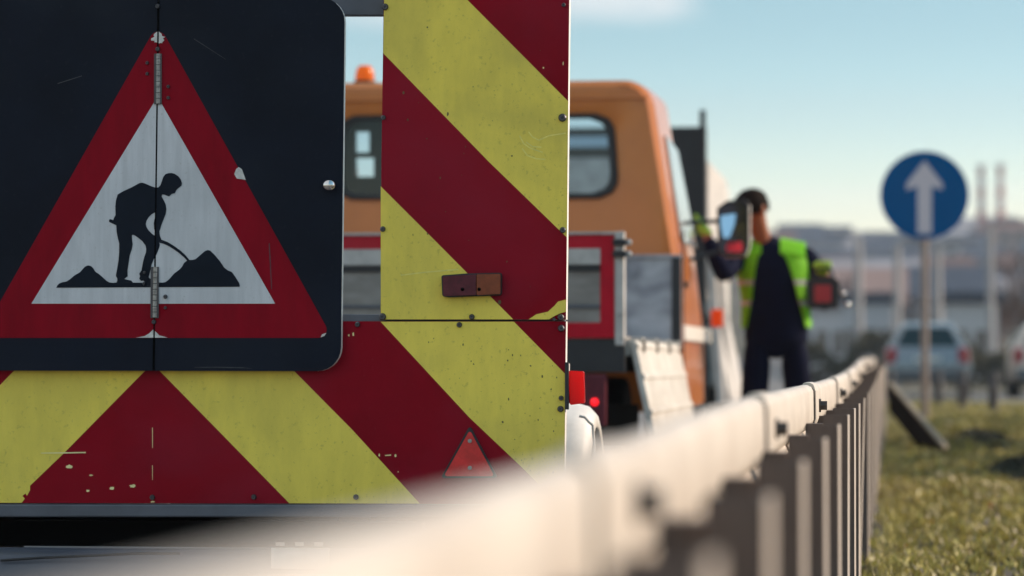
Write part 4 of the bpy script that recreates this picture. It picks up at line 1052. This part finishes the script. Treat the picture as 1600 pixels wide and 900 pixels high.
# ------------------------------------------------------------------ background town
M['wallw'] = mat('pale render', (0.50, 0.49, 0.50), 0.8, var=.15, scale=.3)
M['wallg'] = mat('grey render', (0.28, 0.27, 0.29), 0.8, var=.2, scale=.3)
M['wallp'] = mat('pinkish brick', (0.27, 0.18, 0.16), 0.85, var=.2, scale=.4)
M['roofr'] = mat('tiled roof', (0.13, 0.07, 0.06), 0.85, var=.25, scale=.5)
M['roofd'] = mat('dark sheet roof', (0.03, 0.04, 0.065), 0.6, var=.2, scale=.5)
M['win'] = mat('house window', (0.03, 0.04, 0.05), 0.1, spec=.8)
def house(name, px, D, w_, h_, d_, wall, roof, label, group=None, cat='house', zoff=0, flat=False, nw=3, floors=2):
    p = atD(px, 568, D); zb = verge(p.x, p.y) - .3 + zoff
    t = thing(name, label, cat, (p.x, p.y, zb), group); X, Y = p.x, p.y
    mb = MB(); mb.box(X - w_ / 2, X + w_ / 2, Y, Y + d_, zb - 3, zb + h_, wall); mb.build('wall', t)
    mb = MB()
    if flat: mb.box(X - w_ / 2 - .2, X + w_ / 2 + .2, Y - .2, Y + d_ + .2, zb + h_ + .003, zb + h_ + .5, roof)
    else:
        mb.loft([[(X - w_ / 2 - .4, Y - .4, zb + h_ + .01), (X - w_ / 2 - .4, Y + d_ / 2, zb + h_ + d_ * .3), (X - w_ / 2 - .4, Y + d_ + .4, zb + h_ + .01)], [(X + w_ / 2 + .4, Y - .4, zb + h_ + .01), (X + w_ / 2 + .4, Y + d_ / 2, zb + h_ + d_ * .3), (X + w_ / 2 + .4, Y + d_ + .4, zb + h_ + .01)]], roof)
    mb.build('roof', t)
    w0 = None
    for fl in range(floors):
        for k in range(nw):
            wx = X - w_ / 2 + w_ * (k + .5) / nw; wz = zb + h_ * (fl + .5) / floors
            if w0 is None:
                mb = MB(); mb.box(-min(.7, w_ / nw * .32), min(.7, w_ / nw * .32), -.06, .0, -.6, .6, M['win']); w0 = mb.build('window'); w0.parent = t; q = w0
            else: q = copyo(w0, t)
            q.location = (wx - X, 0, wz - zb)
    return t
def topz(py, D, px): return .8 + (568 - py) / F * D - (verge(atD(px, 568, D).x, atD(px, 568, D).y) - .3)
house('warehouse', 1356, 150, 2.2, topz(474, 150, 1356), 12, M['wallw'], M['roofd'], 'low pale flat roofed warehouse left of the blue sign pole', cat='warehouse', flat=True, nw=4, floors=1)
house('warehouse', 1518, 140, 2.2, topz(474, 140, 1518), 10, M['wallw'], M['roofd'], 'white warehouse with a dark overhanging roof, right of the blue sign pole', cat='warehouse', flat=True, nw=2, floors=1)
house('warehouse', 1284, 170, 2.6, topz(486, 170, 1284), 12, M['wallw'], M['wallg'], 'pale low building just right of the worker', cat='warehouse', flat=True, nw=3, floors=1)
house('barn', 1356, 210, 4.2, topz(446, 210, 1356) - 1.2, 8, M['wallp'], M['wallp'], 'long pinkish brick building behind the pale warehouse', cat='building', nw=5, floors=1)
house('barn', 1480, 230, 6.0, topz(440, 230, 1480) - 1.2, 8, M['wallg'], M['roofd'], 'long grey building with a dark roof behind the blue sign pole', cat='building', nw=5, floors=1)
rr = random.Random(12)
walls = [M['wallg'], M['wallg'], M['wallp'], M['wallw'], M['wallg']]
k = 0
for row, (D0, n, a, b) in enumerate(((290, 10, 1250, 1640), (350, 13, 1230, 1640), (420, 16, 1200, 1650), (490, 18, 1200, 1650), (560, 20, 1180, 1660))):
    for i in range(n):
        px = a + (b - a) * (i + rr.uniform(.1, .9)) / n
        wl = rr.choice(walls); rf = rr.choice([M['roofr'], M['wallg'], M['roofd'], M['roofd']])
        house('house', px, D0 + rr.uniform(-20, 20), rr.uniform(3, 7.5), rr.uniform(2, 5.0), rr.uniform(5, 8), wl, rf, 'small blurred house on the distant hillside', 'houses on the distant hillside', flat=rr.random() < .3)
# chimneys
M['chw'] = mat('chimney white', (0.42, 0.36, 0.36), 0.8); M['chr'] = mat('chimney red', (0.30, 0.05, 0.05), 0.8)
c0 = None
for px, top, lab in ((1533, 258, 'left one of two tall red and white factory chimneys'), (1563, 262, 'right one of two tall red and white factory chimneys')):
    D = 560; p = atD(px, top, D); zb = verge(p.x, p.y)
    c = thing('factory_chimney', lab, 'chimney', (p.x, p.y, zb), 'red and white chimneys on the skyline')
    n = 8; H = p.z - zb
    if c0 is None:
        mb = MB()
        for k in range(n):
            z0 = zb + H * k / n; z1v = zb + H * (k + 1) / n; mb.tube((p.x, p.y, z0), (p.x, p.y, z1v), .78 - .28 * k / n, M['chr'] if k % 2 else M['chw'], r1=.78 - .28 * (k + 1) / n, n=16, caps=(k == n - 1))
        c0 = mb.build('stack', c, smooth=True)
        mb = MB(); mb.tube((p.x, p.y, p.z - .5), (p.x, p.y, p.z), .8, M['wallg'], n=16); c1 = mb.build('crown_platform', c)
    else: copyo(c0, c); copyo(c1, c)
# street lamps / pale poles
M['palep'] = mat('pale pole', (0.30, 0.285, 0.285), 0.5)
def pole(px, D, top, r, lab, arm=1):
    p = atD(px, top, D); zb = verge(p.x, p.y)
    t = thing('street_lamp', lab, 'street lamp', (p.x, p.y, zb), 'pale lamp posts by the far road')
    mb = MB(); mb.tube((p.x, p.y, zb - .2), (p.x, p.y, p.z), r, M['palep'], r1=r * .7); mb.build('pole', t, smooth=True)
    mb = MB(); mb.path([(p.x, p.y, p.z), (p.x + arm * .3, p.y, p.z + .15), (p.x + arm * .9, p.y, p.z + .2)], r * .5, M['palep']); mb.build('arm', t)
    mb = MB(); mb.box(p.x + arm * .7, p.x + arm * 1.15, p.y - .12, p.y + .12, p.z + .12, p.z + .21, M['wallg']); mb.build('lamp_head', t, bevel=.03)
pole(1341, 110, 372, .17, 'leftmost pale lamp post, between the worker and the blue sign', -1)
pole(1402, 105, 380, .15, 'pale lamp post just left of the blue sign pole')
pole(1465, 100, 385, .15, 'pale lamp post just right of the blue sign pole')
pole(1547, 115, 352, .15, 'pale lamp post below the factory chimneys')

# ------------------------------------------------------------------ trees and shrubs
M['bark'] = mat('bark', (0.07, 0.045, 0.032), 0.9, var=.3)
M['twig'] = mat('twigs', (0.11, 0.06, 0.042), 0.9, var=.4, scale=1)
M['twigd'] = mat('dark twigs', (0.055, 0.045, 0.05), 0.9, var=.4, scale=1)
M['leafd'] = mat('evergreen leaf', (0.03, 0.045, 0.02), 0.8, var=.4, scale=2)
def tree(x, y, H, spread, label, leaf=None, seed=1, depth=5, name='bare_tree', group=None, twig=None, dens=1):
    r = random.Random(seed); zb = verge(x, y); twig = twig or M['twig']
    t = thing(name, label, 'shrub' if name == 'shrub' else 'tree', (x, y, zb), group)
    tb = MB(); cb = MB()
    def br(p, d, ln, rad, dep):
        q = p + d * ln
        (tb if dep > depth - 2 else cb).tube(p, q, rad, M['bark'] if dep > depth - 2 else twig, r1=rad * .68, n=6 if dep > 2 else 4, caps=False)
        if dep == 0:
            if leaf:
                for _ in range(int(14 * dens)):
                    c = q + Vector((r.gauss(0, .10), r.gauss(0, .10), r.gauss(0, .10))) * H * .35; a = Vector((r.uniform(-1, 1), r.uniform(-1, 1), r.uniform(-1, 1))).normalized(); b = a.orthogonal().normalized(); s_ = H * .024 * r.uniform(.7, 1.5)
                    i0 = cb.add([c - a * s_, c + b * s_ * .5, c + a * s_, c - b * s_ * .5]); cb.face((i0, i0 + 1, i0 + 2, i0 + 3), leaf)
            return
        for _ in range(r.choice((3, 3, 4)) if dep > 1 else 4):
            nd = (d + Vector((r.uniform(-1, 1) * spread, r.uniform(-1, 1) * spread, r.uniform(-.25, .55)))).normalized()
            st = p + d * ln * r.uniform(.55, 1)
            br(st, nd, ln * r.uniform(.6, .85), rad * .55, dep - 1)
    br(Vector((x, y, zb - .1)), Vector((r.uniform(-.05, .05), 0, 1)).normalized(), H * .26, H * .022, depth)
    tb.build('trunk', t); cb.build('crown', t)
    return t
pt = atD(1605, 568, 120); tree(pt.x, pt.y, 7.2, .75, 'reddish bare tree at the right edge of the picture', seed=5, depth=6, dens=1)
pt = atD(1588, 568, 150); tree(pt.x, pt.y, 5.2, .9, 'lower brown bare tree left of the one at the right edge', seed=8, depth=6)
rr = random.Random(4)
proto = None
for i in range(34):
    px = rr.uniform(1180, 1640); D = rr.choice((190, 230, 260, 330, 420, 520)) + rr.uniform(-15, 15)
    p = atD(px, 568, D); zb = verge(p.x, p.y)
    if proto is None:
        proto = tree(p.x, p.y, 7, .8, 'blurred dark bare tree on the distant hillside', seed=3, depth=5, group='bare trees on the distant hillside', twig=M['twigd'])
    else:
        c = proto.copy(); COL.objects.link(c); c.location = (p.x, p.y, zb); s_ = rr.uniform(.6, 1.15); c.scale = (s_, s_, s_ * rr.uniform(.8, 1.1)); c.rotation_euler = (0, 0, rr.uniform(0, 6))
        for ch in proto.children: copyo(ch, c)
# evergreen shrubs just right of the picture that shade the verge
def bush(x, y, H, Rr, lab, seed):
    r = random.Random(seed); zb = verge(x, y)
    t = thing('shrub', lab, 'shrub', (x, y, zb), 'evergreen shrubs beside the verge'); mb = MB()
    lobes = [(r.uniform(-.35, .35) * Rr, r.uniform(-.6, .6) * Rr, r.uniform(.3, .68) * H, r.uniform(.3, .42)) for _ in range(9)]
    for _ in range(7500):
        lx_, ly_, lz_, lr_ = r.choice(lobes); d = Vector((r.gauss(0, 1), r.gauss(0, 1), r.gauss(0, 1))).normalized() * r.random() ** .4
        c = Vector((x + lx_ + d.x * Rr * lr_ * 1.3, y + ly_ + d.y * Rr * lr_ * 1.9, max(zb + .03, zb + lz_ + d.z * H * lr_ * .8)))
        a = Vector((r.uniform(-1, 1), r.uniform(-1, 1), r.uniform(-1, 1))).normalized(); b = a.orthogonal().normalized(); s_ = r.uniform(.02, .05)
        i0 = mb.add([c - a * s_, c + b * s_ * .5, c + a * s_, c - b * s_ * .5]); mb.face((i0, i0 + 1, i0 + 2, i0 + 3), M['leafd'])
    mb.build('crown', t)
    mb = MB(); mb.tube((x, y, zb - .1), (x, y, zb + H * .5), .04, M['bark'], r1=.02)
    for k in range(5):
        a = 2 * pi * k / 5; mb.tube((x, y, zb + H * .2), (x + Rr * .5 * cos(a), y + Rr * .5 * sin(a), zb + H * .6), .02, M['bark'], r1=.008, n=6)
    mb.build('trunk', t)
M['weed'] = mat('dark weed leaf', (0.022, 0.026, 0.012), 0.9, var=.4, scale=5)  # colour of the dark leaves added to deepen the verge shade
def shade_leaves(x, y, H, Rx, Ry, n, lab, seed):  # added dark leaves that stand in for deeper shade on the verge
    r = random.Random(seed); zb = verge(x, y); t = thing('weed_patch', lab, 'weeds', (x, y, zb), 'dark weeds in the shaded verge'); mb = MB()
    for _ in range(n):
        a = r.uniform(0, 2 * pi); q = r.random() ** .5 * (1 + .3 * sin(3 * a + seed)); px_ = x + Rx * q * cos(a); py_ = y + Ry * q * sin(a)
        c = Vector((px_, py_, verge(px_, py_) + r.random() * H * (1.1 - q * .8))); u = Vector((r.uniform(-1, 1), r.uniform(-1, 1), r.uniform(-.3, 1))).normalized(); b = u.orthogonal().normalized(); s_ = r.uniform(.012, .035)
        i0 = mb.add([c - u * s_, c + b * s_ * .5, c + u * s_, c - b * s_ * .5]); mb.face((i0, i0 + 1, i0 + 2, i0 + 3), M['weed'])
    mb.build('leaves', t)
shade_leaves(.95, 22.0, .14, .38, 1.7, 5000, 'dark low weeds in the shade at the right edge of the grass', 3)
shade_leaves(.62, 27.5, .12, .34, 2.0, 3600, 'dark low weeds in the shade right of the sloping beam', 4)
for i, (x, y, H) in enumerate(((2.0, 21.8, 1.3), (2.0, 24.2, 1.6), (2.15, 26.6, 1.5), (2.1, 29.2, 1.7), (2.3, 32.6, 1.6))):
    bush(x, y, H, .95, ['low evergreen shrub nearest the camera on the right of the verge', 'second evergreen shrub on the right of the verge', 'middle evergreen shrub on the right of the verge', 'fourth and tallest evergreen shrub on the right of the verge', 'evergreen shrub furthest along the right of the verge'][i], 20 + i)
M['hedge'] = mat('hedge leaf', (0.05, 0.048, 0.022), 0.9, var=.4, scale=2)
def hedge(px0, px1, D, topy, lab, seed):
    r = random.Random(seed); a, b = atD(px0, 568, D), atD(px1, 568, D); zb = verge(a.x, a.y); H = .8 + (568 - topy) / F * D - zb
    t = thing('hedge', lab, 'hedge', ((a.x + b.x) / 2, a.y, zb)); mb = MB(); Lx = b.x - a.x
    for _ in range(int(Lx * 900)):
        x = a.x + Lx * r.random(); hh_ = H * (.72 + .22 * sin(x * 1.7 + seed) + .12 * sin(x * 4.3)); z = zb + hh_ * (1 - r.random() ** 2.2); y = a.y + r.gauss(0, .35)
        q = Vector((r.uniform(-1, 1), r.uniform(-1, 1), r.uniform(-1, 1))).normalized(); w_ = q.orthogonal().normalized(); s_ = r.uniform(.06, .12); c = Vector((x, y, z))
        i0 = mb.add([c - q * s_, c + w_ * s_ * .6, c + q * s_, c - w_ * s_ * .6]); mb.face((i0, i0 + 1, i0 + 2, i0 + 3), M['hedge'])
    mb.build('foliage', t)
    mb = MB()
    for k in range(int(Lx * 3)):
        x = a.x + Lx * (k + .5) / int(Lx * 3); mb.tube((x, a.y, zb - .1), (x + r.uniform(-.2, .2), a.y, zb + H * .7), .03, M['bark'], r1=.01, n=5)
    mb.build('stems', t)
hedge(1225, 1420, 110, 508, 'dark hedge behind the guard rail, left of the blue sign pole', 2)
hedge(1452, 1640, 105, 522, 'dark hedge behind the silver car, right of the blue sign pole', 5)
# ------------------------------------------------------------------ grass
M['grass'] = mat('grass blades', (0.50, 0.43, 0.11), 0.5, scale=26, col2=(0.05, 0.036, 0.018), trans=(.40, .36, .09, .15), contrast=(.47, .55), sm=(.085, .055, .035, .9, 4))
def grass():
    r = random.Random(99); V = []; Fc = []
    def blade(x, y, h, wd):
        a = r.uniform(0, 2 * pi); lx_, ly_ = cos(a) * wd, sin(a) * wd; b = r.uniform(0, 2 * pi); t = r.uniform(.2, .9) * h
        z = verge(x, y) - .005; n = len(V)
        V.extend([(x - lx_, y - ly_, z), (x + lx_, y + ly_, z), (x + lx_ * .7 + cos(b) * t * .35, y + ly_ * .7 + sin(b) * t * .35, z + h * .6), (x - lx_ * .7 + cos(b) * t * .35, y - ly_ * .7 + sin(b) * t * .35, z + h * .6), (x + cos(b) * t, y + sin(b) * t, z + h)])
        Fc.extend([(n, n + 1, n + 2, n + 3), (n + 3, n + 2, n + 4)])
    def clump(x, y): return sin(x * 7.1 + sin(y * 1.3) * 2) * sin(y * 2.3 + x * 3) + .6 * sin(x * 19 + y * 5)
    cnt = 0
    while cnt < 60000:
        y = 9.5 + 27 * r.random() ** 1.3; x = -.55 + 2.9 * r.random() ** 1.35
        c = clump(x, y)
        if c < -.2 and r.random() < .88: continue
        if x < .02 and r.random() < .6: continue
        k = 1 + max(0, c) * .5
        blade(x, y, r.uniform(.015, .05) * k * (1 + y / 50), r.uniform(.002, .010) * (1 + y / 30)); cnt += 1
    for _ in range(7000):   # longer tufts along the posts
        y = 9 + 25 * r.random(); x = -.07 + abs(r.gauss(0, .06)); blade(x, y, r.uniform(.03, .13) * (1 if sin(y * 9) + sin(y * 4.1) > 0 else .4), .002)
    for _ in range(9000):
        blade(r.uniform(-.4, 6), r.uniform(34, 56), r.uniform(.04, .10), .008)
    me = bpy.data.meshes.new('grass'); me.from_pydata(V, [], Fc); me.materials.append(M['grass'])
    o = bpy.data.objects.new('grass', me); COL.objects.link(o); o['kind'] = 'stuff'; o['label'] = 'short yellowish green grass on the verge beside the guard rail'; o['category'] = 'grass'
grass()
M['leafr'] = mat('red dead leaf', (0.40, 0.03, 0.012), 0.6, trans=(.6, .06, .02, .3)); M['leafb'] = mat('brown dead leaf', (0.13, 0.07, 0.05), 0.8); M['leafp'] = mat('pale dry leaf', (0.42, 0.33, 0.30), 0.8)
for px, py, s_, m_, lab in ((1544, 790, .016, 'leafr', 'red fallen leaf in the grass, furthest from the camera'), (1414, 857, .012, 'leafr', 'small red fallen leaf near the guard rail posts'), (1455, 819, .014, 'leafr', 'red brown fallen leaf in the middle of the grass'), (1540, 817, .028, 'leafp', 'pale dry fallen leaf lying curled in the grass'), (1582, 853, .024, 'leafb', 'dark brown fallen leaf near the bottom right corner'), (1394, 858, .018, 'leafb', 'brown fallen leaf against the small red one')):
    d = ray(px, py)
    t_ = 9.0
    while (CAM + d * t_).z > verge((CAM + d * t_).x, (CAM + d * t_).y) + .022 and t_ < 60: t_ += .02
    p = CAM + d * t_
    mb = MB(); P_ = []
    n = 14
    for i in range(n):
        a = 2 * pi * i / n; rr_ = s_ * (1 + .35 * cos(5 * a)) ; P_.append((p.x + rr_ * cos(a) * 1.3, p.y + rr_ * .8 * sin(a), p.z + .012 * sin(2 * a) + rr_ * .55 * sin(a)))
    c_ = mb.add([(p.x, p.y, p.z)]); b_ = mb.add(P_)
    for i in range(n): mb.face((c_, b_ + i, b_ + (i + 1) % n), M[m_])
    o = mb.build('fallen_leaf'); o.data.transform(Matrix.Translation(-p)); o.location = p
    reg(o, lab, 'leaf', 'fallen leaves on the verge')
